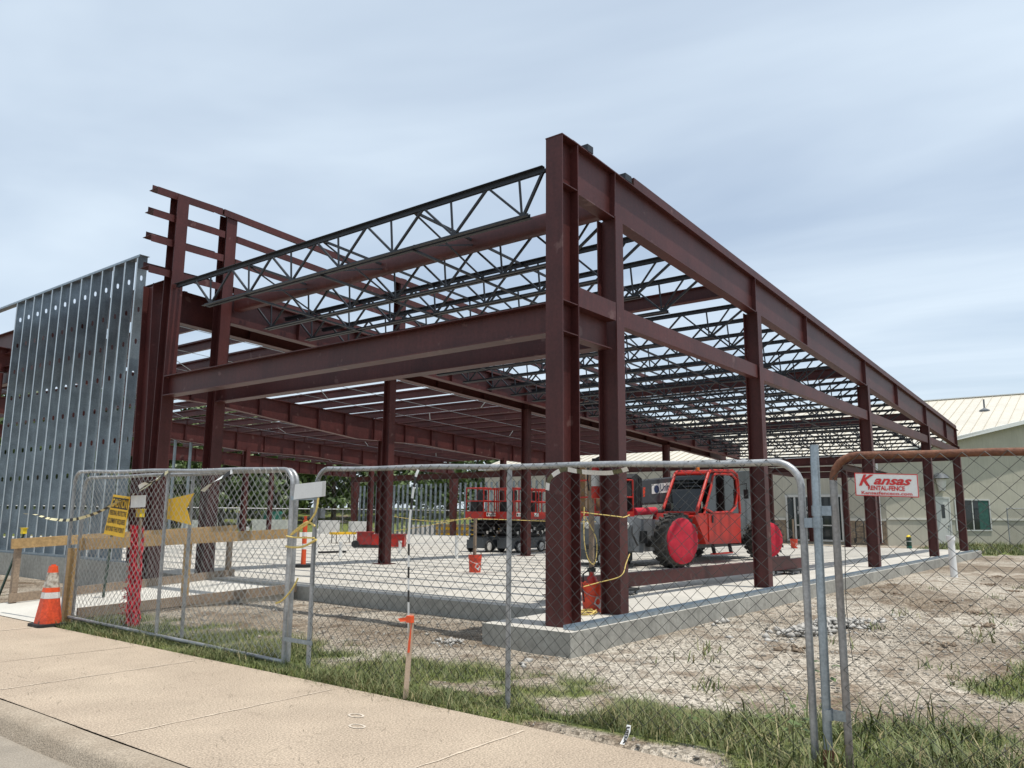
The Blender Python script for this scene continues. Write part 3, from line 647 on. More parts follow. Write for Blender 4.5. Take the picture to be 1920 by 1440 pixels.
t = thing('caution_sign', 'yellow and black caution sign hanging askew on the fence', 'sign', (sx, 5.0, 1.45))
mb = MB(); plate(mb, fn); part('board', mb, 'yellow', t)
mb = MB()
plate(mb, fn, .001, 0, ((.04, .67), (.96, .67), (.96, .94), (.04, .94)), -.0025)
o = part('header', mb, 'ink', t)
mb = MB(); lettering(mb, 'CAUTION', lambda a, b_: fn(a, b_, -.005), .5, .705, w=.88, size=.29, bold=.012); part('lettering', mb, 'yellow', t)
for s_, y_ in (('PERSONAL PROTECTIVE', .50), ('EQUIPMENT REQUIRED', .30), ('BEYOND THIS POINT', .10)):
    mb = MB(); lettering(mb, s_, lambda a, b_: fn(a, b_, -.004), .5, y_, w=.90, size=.17, bold=.015); part('lettering', mb, 'ink', t)
fn = quadmap(-2.76, (4.78, 1.715), (4.40, 1.72), (4.40, 1.57), (4.77, 1.56)); mb = MB(); plate(mb, fn)
tag(mb.obj('blank_plate', 'whited', None, (-2.76, 4.6, 1.65)), 'small blank white plate beside the caution sign', 'sign')
fn = quadmap(-2.775, (1.385, 1.80), (.90, 1.825), (.90, 1.675), (1.40, 1.645)); mb = MB(); plate(mb, fn); plate(mb, fn, .001, 1, ((.90, .03), (.99, .03), (.99, .97), (.90, .97)), -.0025)
tag(mb.obj('blank_plate', ['white', 'whited'], None, (-2.775, 1.14, 1.73)), 'larger blank white plate bridging the gap between two fence panels', 'sign')
mb = MB(); mb.prism([(0, 0), (.62, -.075), (.50, .12), (.64, .30), (0, .225)], (-2.665, 4.10, 1.435), (0, -1, 0), (0, 0, 1), -.004)
tag(mb.obj('swallowtail_sign', 'yellow', None, (-2.665, 3.8, 1.5)), 'yellow swallowtail shaped sign behind the fence mesh', 'sign')
# rental sign on the rusty panel
fn = quadmap(-2.765, (-4.075, 1.775), (-4.425, 1.757), (-4.425, 1.622), (-4.075, 1.637))
t = thing('rental_sign', 'white fence company sign with red border and red lettering on the rusty panel', 'sign', (-2.76, -4.25, 1.7))
mb = MB(); plate(mb, fn); part('board', mb, 'white', t)
mb = MB(); e, eh = .014, .035
for r_ in (((0, 0), (1, 0), (1, eh), (0, eh)), ((0, 1-eh), (1, 1-eh), (1, 1), (0, 1)), ((0, eh), (e, eh), (e, 1-eh), (0, 1-eh)), ((1-e, eh), (1, eh), (1, 1-eh), (1-e, 1-eh))): plate(mb, fn, .001, 0, r_, -.0022)
part('border', mb, 'redink', t)
mb = MB(); f2 = lambda a, b_: fn(a, b_, -.003)
lettering(mb, 'K', f2, .19, .46, w=.25, size=.66, bold=.035, shear=.45); lettering(mb, 'ansas', f2, .605, .52, w=.60, size=.52, bold=.03, shear=.42)
lettering(mb, 'RENTAL-FENCE', f2, .5, .265, w=.58, size=.27, bold=.03); lettering(mb, 'Kansasfenceco.com', f2, .5, .075, w=.80, size=.19, bold=.02)
part('lettering', mb, 'redink', t)
# tapes: ribbons with alternating pale and black bands
def ribbon(name, label, pts, w=.05, band=.035, twist=0, mats=('whited', 'ink'), dark=4, roll0=0):
    P_ = [V(p) for p in pts]; dense = []
    for i in range(len(P_)-1):
        p0, p1, p2, p3 = P_[max(i-1, 0)], P_[i], P_[i+1], P_[min(i+2, len(P_)-1)]; n_ = max(2, int((p2-p1).length/(band/2)))
        for k_ in range(n_):
            t_ = k_/n_; dense.append(.5*((2*p1)+(p2-p0)*t_+(2*p0-5*p1+4*p2-p3)*t_*t_+(3*p1-p0-3*p2+p3)*t_**3))
    dense.append(P_[-1]); mb = MB(); vs = []; d = 0; ds = []
    for i, p in enumerate(dense):
        tg = (dense[min(i+1, len(dense)-1)]-dense[max(i-1, 0)]).normalized(); sd = tg.cross(V((1, 0, 0)))
        sd = sd.normalized() if sd.length > 1e-3 else V((0, 0, 1)); a = roll0+twist*i/len(dense)*6.28
        nrm = tg.cross(sd).normalized(); q = (sd*math.cos(a)+nrm*math.sin(a))*(w/2); vs += [p+q, p-q]
        if i: d += (p-dense[i-1]).length
        ds.append(d)
    for i in range(len(dense)-1):
        j = int(ds[i]/band); lab_ = ((j*7919+len(pts)*31) % 10 < dark) and (int(ds[i]/.21) % 4 != 2)
        mb.add([vs[2*i], vs[2*i+1], vs[2*i+3], vs[2*i+2]], [(0, 1, 2, 3)], 1 if lab_ else 0, False)
    return tag(mb.obj(name, list(mats), None, pts[0]), label, 'caution tape')
M['tapeink'] = mat('tape print', (.10, .095, .05), .6, 0, .5, 60)
M['tapey'] = mat('faded tape', (.66, .60, .36), .5, 0, .12, 14)
ribbon('caution_tape', 'long striped caution tape trailing from the fence top past the caution sign', [(-2.79, 3.86, 2.0), (-2.80, 4.40, 1.80), (-2.80, 4.95, 1.66), (-2.80, 5.6, 1.49), (-2.80, 6.3, 1.395), (-2.82, 6.9, 1.40), (-2.84, 7.4, 1.46), (-2.86, 7.75, 1.47)], .04, .02, .8, ('tapey', 'ink'), dark=5)
ribbon('caution_tape', 'short crumpled tape end knotted at the fence top above the blank plate', [(-2.78, 3.92, 1.99), (-2.80, 4.15, 1.90), (-2.80, 4.42, 1.85), (-2.80, 4.55, 1.80)], .05, .03, .5, ('white', 'ink'))
ribbon('caution_tape', 'tape scrap hanging in the mesh above the swallowtail sign', [(-2.75, 2.56, 1.97), (-2.76, 2.70, 1.92), (-2.76, 2.95, 1.84), (-2.76, 3.12, 1.75)], .055, .035, .3, ('white', 'ink'))
ribbon('caution_tape', 'pale tape strip hanging from the fence top down to the grass', [(-2.76, -.36, 1.90), (-2.77, -.33, 1.80), (-2.77, -.28, 1.45), (-2.76, -.27, 1.1), (-2.755, -.28, .7), (-2.755, -.30, .3), (-2.75, -.31, .08)], .034, .020, .04, ('white', 'ink'), dark=5, roll0=.1)
ribbon('caution_tape', 'tape knotted along the fence top in front of the corner column', [(-2.75, -1.77, 1.70), (-2.76, -1.80, 1.79), (-2.77, -1.93, 1.855), (-2.77, -2.06, 1.84), (-2.77, -2.2, 1.825), (-2.77, -2.36, 1.82), (-2.76, -2.5, 1.845)], .036, .016, .10, ('whited', 'tapeink'), dark=5)
t = thing('caution_tape', 'torn tape scrap with black letters lying in the weeds by the sidewalk', 'caution tape', (-2.95, -2.6, .1))
mb = MB(); cur = [(-2.98, -2.60, .125), (-3.0, -2.605, .09), (-3.02, -2.595, .05), (-3.05, -2.585, .015)]
mb.add([(x, y+s_*.016, z) for x, y, z in cur for s_ in (1, -1)], [(2*i, 2*i+1, 2*i+3, 2*i+2) for i in range(3)]); part('strip', mb, 'white', t)
mb = MB(); lettering(mb, 'UIDA', lambda a, b_: (-2.985-.06*a-.004, -2.60+.012-b_*.026, .118-a*.10), .5, .08, w=.98, size=1.25, bold=.05); part('lettering', mb, 'ink', t)
# ropes
def rope(name, label, pts, r=.006, m='rope', cat='rope'):
    P_ = [V(p) for p in pts]; d_ = []
    for i in range(len(P_)-1):
        p0, p1, p2, p3 = P_[max(i-1, 0)], P_[i], P_[i+1], P_[min(i+2, len(P_)-1)]
        for k_ in range(6): t_ = k_/6; d_.append(.5*((2*p1)+(p2-p0)*t_+(2*p0-5*p1+4*p2-p3)*t_*t_+(3*p1-p0-3*p2+p3)*t_**3))
    d_.append(P_[-1]); return tag(MB().tube(d_, r, 6, cap=True).obj(name, m, None, pts[0]), label, cat)
rope('tie_rope', 'yellow rope knotted under the blank white plate between the panels', [(-2.76, 1.02, 1.66), (-2.77, 1.04, 1.52), (-2.78, 1.14, 1.41), (-2.77, 1.24, 1.37), (-2.76, 1.38, 1.31), (-2.75, 1.44, 1.29), (-2.77, 1.32, 1.35), (-2.78, 1.15, 1.42), (-2.76, 1.05, 1.38)], .011)
rope('tie_rope', 'yellow rope stretched between the two fence posts at mid height', [(-2.76, 1.50, 1.17), (-2.77, 1.36, 1.165), (-2.77, 1.2, 1.18), (-2.76, 1.02, 1.25)], .011)
rope('tie_rope', 'short yellow rope around the paired fence posts above the mid rope', [(-2.76, 1.50, 1.275), (-2.77, 1.38, 1.265), (-2.77, 1.2, 1.265), (-2.75, 1.06, 1.265)], .009)
rope('tie_rope', 'loose yellow rope end low on the paired fence posts', [(-2.77, 1.60, .60), (-2.78, 1.50, .63), (-2.78, 1.40, .70), (-2.76, 1.34, .78), (-2.72, 1.33, .86)], .010)
# ------------------------------------------------------------------ cone, netting, posts, stakes
t = thing('traffic_cone', 'scuffed orange traffic cone on a black base at the path entrance', 'traffic cone', (-3.02, 6.22, 0))
cx, cy = -3.02, 6.20
def frus(mb, prof, mi=0, sq=8):
    n_ = 8
    def ring(r, z): return [(cx+r*math.copysign(abs(math.cos(a))**.7, math.cos(a)), cy+r*math.copysign(abs(math.sin(a))**.7, math.sin(a)), z) for a in [2*math.pi*k/n_+math.pi/8 for k in range(n_)]]
    vs = [p for r, z in prof for p in ring(r, z)]
    mb.add(vs, [(i*n_+k, i*n_+(k+1) % n_, (i+1)*n_+(k+1) % n_, (i+1)*n_+k) for i in range(len(prof)-1) for k in range(n_)])
mb = MB(); mb.prism([(-.19, -.15), (-.15, -.19), (.15, -.19), (.19, -.15), (.19, .15), (.15, .19), (-.15, .19), (-.19, .15)], (cx, cy, .003), (1, 0, 0), (0, 1, 0), .035); part('base', mb, 'black', t)
mb = MB(); frus(mb, [(.155, .04), (.108, .36)]); part('body', mb, 'orangew', t); mb = MB(); frus(mb, [(.100, .44), (.092, .50)]); part('collar', mb, 'orange', t); mb = MB(); frus(mb, [(.062, .695), (.05, .78), (.028, .782), (.026, .80), (.022, .80)]); part('tip', mb, 'orange', t)
mb = MB(); frus(mb, [(.109, .36), (.099, .44)]); part('reflective_band', mb, 'whited', t)
M['dirtyw'] = mat('dirty reflective', (.62, .58, .5), .6, 0, scale=18, col2=(.20, .15, .11), fine=.2)
mb = MB(); frus(mb, [(.092, .50), (.062, .695)]); part('reflective_band', mb, 'dirtyw', t)
t = thing('safety_netting', 'bundle of red safety netting tied upright behind the caution sign panel', 'netting', (-2.45, 5.0, 0))
mb = MB(); rng = random.Random(3)
for k_ in range(70):          # folded strands of the rolled net
    a = rng.random()*6.28; r0 = rng.uniform(.01, .085); z = rng.uniform(.02, .1); pts = []
    while z < 1.34: pts.append((-2.45+r0*math.cos(a)+rng.uniform(-.02, .02), 5.17-(1.3-z)*.09+r0*math.sin(a)+rng.uniform(-.02, .02), z)); z += rng.uniform(.05, .09); a += rng.uniform(-.7, .7)
    mb.tube(pts, .007, 4)
for k_ in range(40):
    z0 = rng.uniform(.1, .95); pts = [(-2.45, 5.15-(1.3-z0)*.08, z0)]; y_ = pts[0][1]; zz = z0
    for i in range(4): y_ += rng.uniform(.05, .13)*(1.1-z0*.7); zz += rng.uniform(-.06, .03); pts.append((-2.45+rng.uniform(-.03, .03), y_, max(.02, zz)))
    mb.tube(pts, .0042, 4)
part('net', mb, 'netting', t); mb = MB().cyl((-2.44, 5.05, 0), (-2.44, 5.10, 1.42), .022, 8); part('stake', mb, 'woodgrey', t)
def tpost(label, x, y, h, lean=(0, 0)):
    t = thing('fence_stake', label, 'metal stake', (x, y, 0), 'green metal stakes with yellow caps'); p0 = V((x, y, 0)); p1 = V((x+lean[0], y+lean[1], h))
    mb = MB().bar(p0, p1, .045, .008, upv=(1, 0, 0)); mb.bar(p0+V((.016, 0, 0)), p1+V((.016, 0, 0)), .008, .032, upv=(1, 0, 0)); part('shaft', mb, 'tgreen', t)
    mb = MB().box((p1.x-.035, p1.y-.05, p1.z-.03), (p1.x+.035, p1.y+.05, p1.z+.07)); mb.box((p1.x-.05, p1.y-.064, p1.z+.0701), (p1.x+.05, p1.y+.064, p1.z+.08)); part('cap', mb, 'capyel', t)
tpost('green stake with yellow cap leaning past the wooden rail by the stem wall', -1.9, 11.0, 1.13, (.2, -.28)); tpost('green stake with yellow cap behind the traffic cone', -1.3, 8.35, 1.17, (.0, -.12)); tpost('green stake with yellow cap above the red netting bundle', -2.42, 5.16, 1.47)
t = thing('survey_stake', 'pale wooden survey stake with orange flagging at the sidewalk edge', 'stake', (-2.98, -.50, 0))
part('stick', MB().bar((-2.98, -.50, 0), (-2.90, -.47, .67), .04, .018), 'stake', t)
mb = MB().bar((-2.949, -.488, .36), (-2.913, -.473, .60), .020, .006, upv=(1, 0, 0)); mb.box((-2.945, -.50, .60), (-2.905, -.445, .655)); mb.add([(-2.93, -.45, .645), (-2.93, -.45, .61), (-2.95, -.38, .60), (-2.95, -.35, .625), (-2.94, -.40, .635)], [(0, 1, 2, 3, 4)]); part('flagging', mb, 'orange', t)
# wooden guard rails of the path
def guard(label, y, posts, x0, x1, ztop, low=True, shade='woodgrey'):
    t = thing('wooden_guard_rail', label, 'guard rail', (x0, y, 0), 'timber guard rails of the path')
    zz = lambda x: ztop+(x-x0)*(.05 if y > 8 else .03)
    for x in posts: part('post', MB().box((x-.045, y-.04, 0.0), (x+.045, y+.045, zz(x)-.12)), shade, t)
    mb = MB().bar((x0-.15, y-.062, zz(x0-.15)-.07), (x1, y-.062, zz(x1)-.07), .038, .16); part('top_board', mb, 'wood', t)
    if low: mb = MB().bar((x0-.1, y-.06, zz(x0)-ztop+.12), (x1, y-.06, zz(x1)-ztop+.12), .036, .14); part('low_board', mb, 'woodgrey', t)
guard('timber guard rail along the stem wall side of the path', 9.10, (-2.38, -.45, 1.52), -2.36, 1.62, 1.06)
guard('timber guard rail on the fence side of the path', 6.34, (-2.73, -1.0), -2.52, 1.05, 1.13, shade='wood')
mb = MB().bar((-2.6, 6.395, .02), (1.1, 6.395, .19), .03, .10); mb.bar((-2.6, 6.385, .078), (1.1, 6.385, .248), .05, .012, mi=1)
tag(mb.obj('path_form_board', ['form', 'white'], None, (-2.9, 6.3, 0)), 'form board with a pale top edge along the near side of the path', 'form board')

# ------------------------------------------------------------------ things on the slab
def bucket(label, x, y, stake_h, lean=.0, z=ZS):
    t = thing('bucket', label, 'bucket', (x, y, z), 'orange buckets holding wooden stakes')
    mb = MB().lathe((x, y, z), (0, 0, 1), [(.0, .004), (.128, .004), (.128, 0), (.142, .30), (.152, .30), (.154, .335), (.148, .335), (.148, .37), (.154, .37), (.154, .38), (.140, .38), (.126, .02), (0, .02)], 24); part('pail', mb, 'redorange', t)
    mb = MB().tube([(x+.155*math.cos(a), y+.155*math.sin(a), z+.32-.12*math.sin((a-3.2)/1.0) if False else z+.30-.10*math.sin(i*math.pi/10)) for i, a in [(i, R(150+i*18)) for i in range(11)]], .004, 5); part('handle', mb, 'pipe', t)
    mb = MB(); ang0 = R(245)
    def fb(a, b_): q = ang0+R(38)*(a); r_ = .1435+.0005; return (x+r_*math.cos(q), y+r_*math.sin(q), z+.12+b_*.1)
    sq = [(-.9, .0), (.35, -.85), (.95, .15), (-.3, 1.05)]
    mb.add([fb(a*.8, b_*.9) for a, b_ in sq], [(0, 1, 2, 3)]); part('logo_patch', mb, 'whited', t)
    mb = MB().bar((x-.02, y, z+.03), (x+lean, y+.01, z+stake_h), .055, .055, upv=(1, 0, 0))
    tag(mb.obj('wooden_stake', 'woodgrey', None, (x, y, z)), 'wooden stake standing in the '+label, 'stake'); return t
bucket('orange bucket in the middle of the slab', 5.87, 6.28, 1.18); bucket('small looking orange bucket before the glass entrance', 25.9, 5.85, 1.2)
b3 = bucket('orange bucket between the twin corner columns', 1.37, .40, 1.98, .02)
def extinguisher(label, x, y, z):
    t = thing('fire_extinguisher', label, 'extinguisher', (x, y, z)); mb = MB().lathe((x, y, z), (0, 0, 1), [(0, 0), (.07, .0), (.075, .02), (.075, .36), (.06, .42), (.025, .45), (.022, .49), (0, .49)], 18); part('cylinder', mb, 'red', t)
    mb = MB().lathe((x, y, z), (0, 0, 1), [(.0758, .16), (.0758, .31)], 18); part('label_band', mb, 'whited', t)
    mb = MB().box((x-.02, y-.05, z+.49), (x+.02, y+.06, z+.54)); mb.bar((x, y, z+.54), (x, y-.12, z+.58), .02, .015); mb.tube([(x, y+.05, z+.51), (x-.07, y+.09, z+.46), (x-.09, y+.09, z+.25), (x-.085, y+.07, z+.1)], .011, 6); part('valve', mb, 'black', t)
extinguisher('fire extinguisher sitting in the bucket between the corner columns', 1.33, .38, ZS+.03); extinguisher('fire extinguisher strapped high on the wooden stake by the corner column', 1.36, .31, 1.74)
rope('extension_rope', 'pale yellow rope drooping from the wooden stake around the second column', [(1.12, .36, 1.62), (1.02, .30, 1.2), (1.05, .26, .95), (1.12, .2, .9), (1.16, .2, 1.2), (1.14, .36, 1.5)], .006)
rope('extension_rope', 'pale rope wrapped around the second column at chest height', [(1.12, .40, 1.55), (1.13, -.13, 1.50), (1.24, -.17, 1.49), (1.39, -.17, 1.52)], .007)
rope('extension_rope', 'pale rope slanting down the second column to the bucket', [(1.38, -.17, 1.02), (1.28, -.17, .90), (1.16, -.16, .75), (1.10, .12, .66), (1.0, .3, .6)], .007)
pts = []
for i in range(46): a = i*.75; r_ = .13+.07*random.random(); pts.append((1.0+r_*math.cos(a)*1.0, .30+r_*math.sin(a)*.8, ZS+.012+.05*random.random()))
rope('cord_coil', 'tangled yellow cord coiled on the pad by the bucket', pts, .007)
# steel beam resting on caster dollies
t = thing('steel_beam', 'loose red steel channel resting on wheeled dollies behind the girt wall', 'steel beam', (6.5, 1.25, ZS))
d0, d1 = V((1.75, 1.36, .47)), V((11.3, .74, .47)); dd = (d1-d0).normalized(); nn_ = V((dd.y, -dd.x, 0))
mb = MB().bar(d0, d1, .012, .22); mb.bar(d0-nn_*.075+V((0, 0, .104)), d1-nn_*.075+V((0, 0, .104)), .135, .012); mb.bar(d0-nn_*.075-V((0, 0, .104)), d1-nn_*.075-V((0, 0, .104)), .135, .012); mb.bar(d0+dd*7.2-nn_*.07+V((0, 0, .145)), d1-dd*.9-nn_*.07+V((0, 0, .145)), .15, .066); part('channel', mb, 'steel', t)
t0 = thing('caster_dolly', 'low caster dolly under the far end of the loose steel channel', 'dolly', (10.4, 1.25, ZS), 'caster dollies under the channel')
mb = MB().box((10.1, .65, .315), (10.8, 1.1, .355)); part('deck', mb, 'black', t0)
for dx in (-.25, .30):
    for dy in (-.18, .2): part('caster', MB().lathe((10.45+dx, .87+dy-.02, ZS+.034), (0, 1, 0), [(0, 0), (.034, 0), (.034, .03), (0, .03)], 12), 'gray', t0)
dup(t0, (-6.9, .43, 0), 'low caster dolly under the near end of the loose steel channel', 'caster dollies under the channel')
# pipes, markers, carts on the slab
def stub(x, y, h, r, label, z=ZS, m='white'): tag(MB().lathe((x, y, z), (0, 0, 1), [(0, 0), (r, 0), (r, h), (r*1.25, h), (r*1.25, h+.05), (r*.8, h+.05), (r*.8, h-.05), (0, h-.05)], 12).obj('pipe_stub', m, None, (x, y, z)), label, 'pipe stub', 'white pipe stubs in the slab')
stub(9.6, 10.15, .62, .05, 'tall white pipe stub to the camera side of the bucket and lifts'); stub(8.1, 14.6, .75, .05, 'white pipe stub behind the orange tube marker'); stub(7.8, 13.1, .4, .05, 'short white pipe stub beyond the gap between fence panels'); stub(10.9, 13.8, .35, .05, 'low white pipe stub beside the red toolbox'); stub(12, 24, .6, .05, 'far white pipe stub before the lawn'); stub(14, 27, .6, .05, 'farthest white pipe stub by the white blocks')
t = thing('tube_marker', 'orange tube marker with white bands on a black foot', 'tube marker', (4.3, 10.3, ZS)); x, y = 4.3, 10.3
part('foot', MB().prism([(.24*math.cos(a), .24*math.sin(a)) for a in [i*math.pi/4+.4 for i in range(8)]], (x, y, ZS+.002), (1, 0, 0), (0, 1, 0), .07), 'black', t)
part('tube', MB().lathe((x, y, ZS), (0, 0, 1), [(.06, .07), (.055, .42), (.054, 1.1), (.03, 1.12), (.03, 1.16), (.045, 1.2), (0, 1.2)], 14), 'orange', t)
part('reflective_band', MB().lathe((x, y, ZS), (0, 0, 1), [(.0565, .42), (.0560, .55)], 14), 'white', t); part('reflective_band', MB().lathe((x, y, ZS), (0, 0, 1), [(.0560, .72), (.0555, .82)], 14), 'white', t)
t = thing('water_cooler', 'red and white jug cooler on the slab behind the front columns', 'cooler', (5.9, 17.0, ZS)); x, y = 5.9, 17.0
part('body', MB().lathe((x, y, ZS), (0, 0, 1), [(0, .2), (.17, .2), (.19, .55), (.19, .66), (0, .66)], 16), 'orange', t); part('lid', MB().lathe((x, y, ZS), (0, 0, 1), [(.195, .66), (.19, .72), (.06, .74), (0, .74)], 16), 'red', t)
mb = MB()
for a in (.5, 2.6, 4.7): mb.cyl((x+.22*math.cos(a), y+.22*math.sin(a), ZS), (x+.1*math.cos(a), y+.1*math.sin(a), ZS+.2), .018, 6)
part('stand', mb, 'whited', t)
t = thing('tool_cart', 'low red wheeled tool chest on the slab beside an interior column', 'tool chest', (13.0, 17.8, ZS)); R0 = Matrix.Rotation(R(-52), 3, 'Z')
def loc_box(mb, c, lo, hi, rot): 
    a, b_, d = rot @ V((1, 0, 0)), rot @ V((0, 1, 0)), V((0, 0, 1)); m_ = V([(l+h)/2 for l, h in zip(lo, hi)]); e = [(h-l)/2 for l, h in zip(lo, hi)]
    return mb.obox(V(c)+rot @ m_, a, b_, d, *e)
c_ = (13.42, 17.45, ZS)
mb = MB(); loc_box(mb, c_, (-.85, -.3, .12), (-.30, .3, .56), R0); part('tall_box', mb, 'dred', t)
mb = MB(); loc_box(mb, c_, (-.29, -.3, .04), (.95, .3, .48), R0); part('long_box', mb, 'red', t); mb = MB(); loc_box(mb, c_, (-.88, -.32, .565), (-.27, .32, .60), R0); loc_box(mb, c_, (-.28, -.32, .485), (.97, .32, .515), R0); part('lid', mb, 'dred', t)
for yy in (-.36, .3): q = V(c_)+R0 @ V((-.9, yy, .14)); part('wheel', MB().lathe(q, R0 @ V((0, 1, 0)), [(0, 0), (.14, 0), (.14, .06), (0, .06)], 14), 'black', t)
mb = MB(); loc_box(mb, c_, (-.8, -.33, .03), (.2, .33, .11), R0); part('skid', mb, 'black', t)
t = thing('work_bench', 'low black and yellow folding bench by the far studs', 'bench', (15.5, 22.5, ZS)); mb = MB().box((15.1, 22.1, .62), (16.3, 22.5, .72)); part('top', mb, 'yellow', t)
for x, y in ((15.2, 22.15), (16.2, 22.15), (15.2, 22.45), (16.2, 22.45)): part('leg', MB().cyl((x, y, ZS), (x, y, .62), .02, 6), 'black', t)
tag(MB().box((8.9, 15.3, ZS+.002), (9.9, 15.5, ZS+.06)).obj('rubber_mat', 'black', None, (9.4, 15.4, ZS)), 'thin black strip lying on the slab beyond the guard rail', 'mat')
rope('black_hose', 'black hose lying on the slab behind the corner column', [(6.2, 3.9, ZS+.02), (5.6, 3.4, ZS+.02), (5.0, 3.2, ZS+.02), (4.2, 2.4, ZS+.02), (3.6, 1.9, ZS+.02)], .02, 'black', 'hose')
# cord strung across the slab
rope('guide_cord', 'thin yellow cord strung from the interior column to the slab bucket stake', [(6.4, 9.45, 1.45), (6.1, 7.8, 1.35), (5.9, 6.3, 1.42), (9, 5.4, 1.36), (14.4, 4.2, 1.4)], .007)
rope('guide_cord', 'second thin yellow cord strung low from the interior column', [(6.4, 9.42, 1.1), (6.2, 8.4, 1.2), (5.95, 6.5, 1.45)], .007)

# ------------------------------------------------------------------ scissor lifts
def scissor(label, x, y, rot, body='dgray', kind='scissor lifts on the slab'):
    t = thing('scissor_lift', label, 'scissor lift', (0, 0, 0), kind); Lh, Wh = .95, .40
    mb = MB().box((-.9, -.36, .14), (.9, .36, .42)); mb.box((-.55, -.375, .18), (.55, -.361, .40)); mb.box((-.86, -.30, .421), (.86, .30, .50)); part('chassis', mb, body, t)
    for sx_ in (-.62, .62):
        for sy in (-.42, .36):
            w = part('wheel', MB().lathe((sx_, sy, .2), (0, 1, 0), [(0, 0), (.19, 0), (.20, .015), (.20, .065), (.19, .08), (0, .08)], 18), 'black', t)
            part('hub', MB().lathe((sx_, sy-.004 if sy < 0 else sy+.084, .2), (0, -1 if sy < 0 else 1, 0), [(.135, -.004), (.135, .002), (.1, .006), (0, .008)], 16), 'whited', w)
    mb = MB()
    for k_ in range(4):
        for s_ in (-1, 1):
            z = .53+k_*.145; mb.bar((-.8, s_*.28, z), (.8, s_*.28, z+.12), .035, .07); mb.bar((.8, s_*.22, z), (-.8, s_*.22, z+.12), .035, .07)
        mb.cyl((-.8, -.3, .53+k_*.145), (-.8, .3, .53+k_*.145), .03, 8); mb.cyl((.8, -.3, .53+k_*.145), (.8, .3, .53+k_*.145), .03, 8)
    for i in range(7): mb.box((-.65+.19*i, -.305, .62+.07*(i % 3)), (-.55+.19*i, -.30, .72+.07*(i % 3)), 1)
    part('scissor_stack', mb, ['black', 'whited'], t)
    mb = MB().box((-Lh, -Wh, 1.13), (Lh, Wh, 1.18)); mb.box((-Lh, -Wh-.004, 1.181), (Lh, -Wh+.012, 1.38)); mb.box((-Lh, Wh-.012, 1.181), (Lh, Wh+.004, 1.38)); mb.box((-Lh-.004, -Wh+.013, 1.181), (-Lh+.012, Wh-.013, 1.38)); part('platform', mb, 'red', t)
    mb = MB(); zz = (1.74, 2.18); q = [(-Lh+.02, -Wh+.02), (Lh-.02, -Wh+.02), (Lh-.02, Wh-.02), (-Lh+.02, Wh-.02)]
    for z in zz:
        for a, b_ in zip(q, q[1:]+q[:1]): mb.cyl((*a, z), (*b_, z), .022, 8)
    for a, b_ in q+[(-.32, -Wh+.02), (.32, -Wh+.02), (-.32, Wh-.02), (.32, Wh-.02)]: mb.cyl((a, b_, 1.18), (a, b_, 2.18), .022, 8)
    part('guard_rails', mb, 'red', t)
    mb = MB().box((-.92, -.34, 1.75), (-.70, -.08, 2.1)); part('control_box', mb, 'black', t)
    mb = MB().box((-.80, .02, 1.3), (-.45, .3, 1.75)); part('tool_bin', mb, 'black', t)
    mb = MB()
    mb.box((-.8, -Wh-.008, 1.22), (-.2, -Wh-.0045, 1.345)); o = part('label_plate', mb, 'white', t)
    mb = MB(); lettering(mb, 'United Rentals', lambda a, b_: (a, -Wh-.010, b_), -.46, 1.26, w=.44, size=.09, bold=.01); mb.add([(-.75+.04*math.cos(k*.524), -Wh-.010, 1.285+.045*math.sin(k*.524)) for k in range(12)], [tuple(range(12))]); part('lettering', mb, 'ink', t)
    mb = MB().box((.2, -Wh-.008, 1.22), (.45, -Wh-.0045, 1.345)); part('label_plate', mb, 'white', t)
    t.location = (x, y, ZS); t.rotation_euler = (0, 0, rot); return t
s1 = scissor('red scissor lift with black base nearest the white pipe stub', 14.1, 12.55, R(2))
dup(s1, (.5, -.98, 0), 'middle red scissor lift with its rails behind the middle fence post', None, R(-3))
s3 = scissor('red scissor lift with lighter grey base behind an interior column', 16.55, 11.95, R(0), 'gray')
s4 = scissor('red lift glimpsed between the twin corner columns with a carton on its deck', 10.2, 5.75, R(75))
t = thing('carton', 'tall brown carton standing on the lift between the twin corner columns', 'carton', (10.2, 6.1, 1.45)); part('box', MB().box((9.95, 5.65, 1.44), (10.4, 6.2, 2.85)), 'card', t); part('tape_strip', MB().box((9.944, 5.90, 1.46), (9.949, 5.96, 2.84)), 'stake', t)

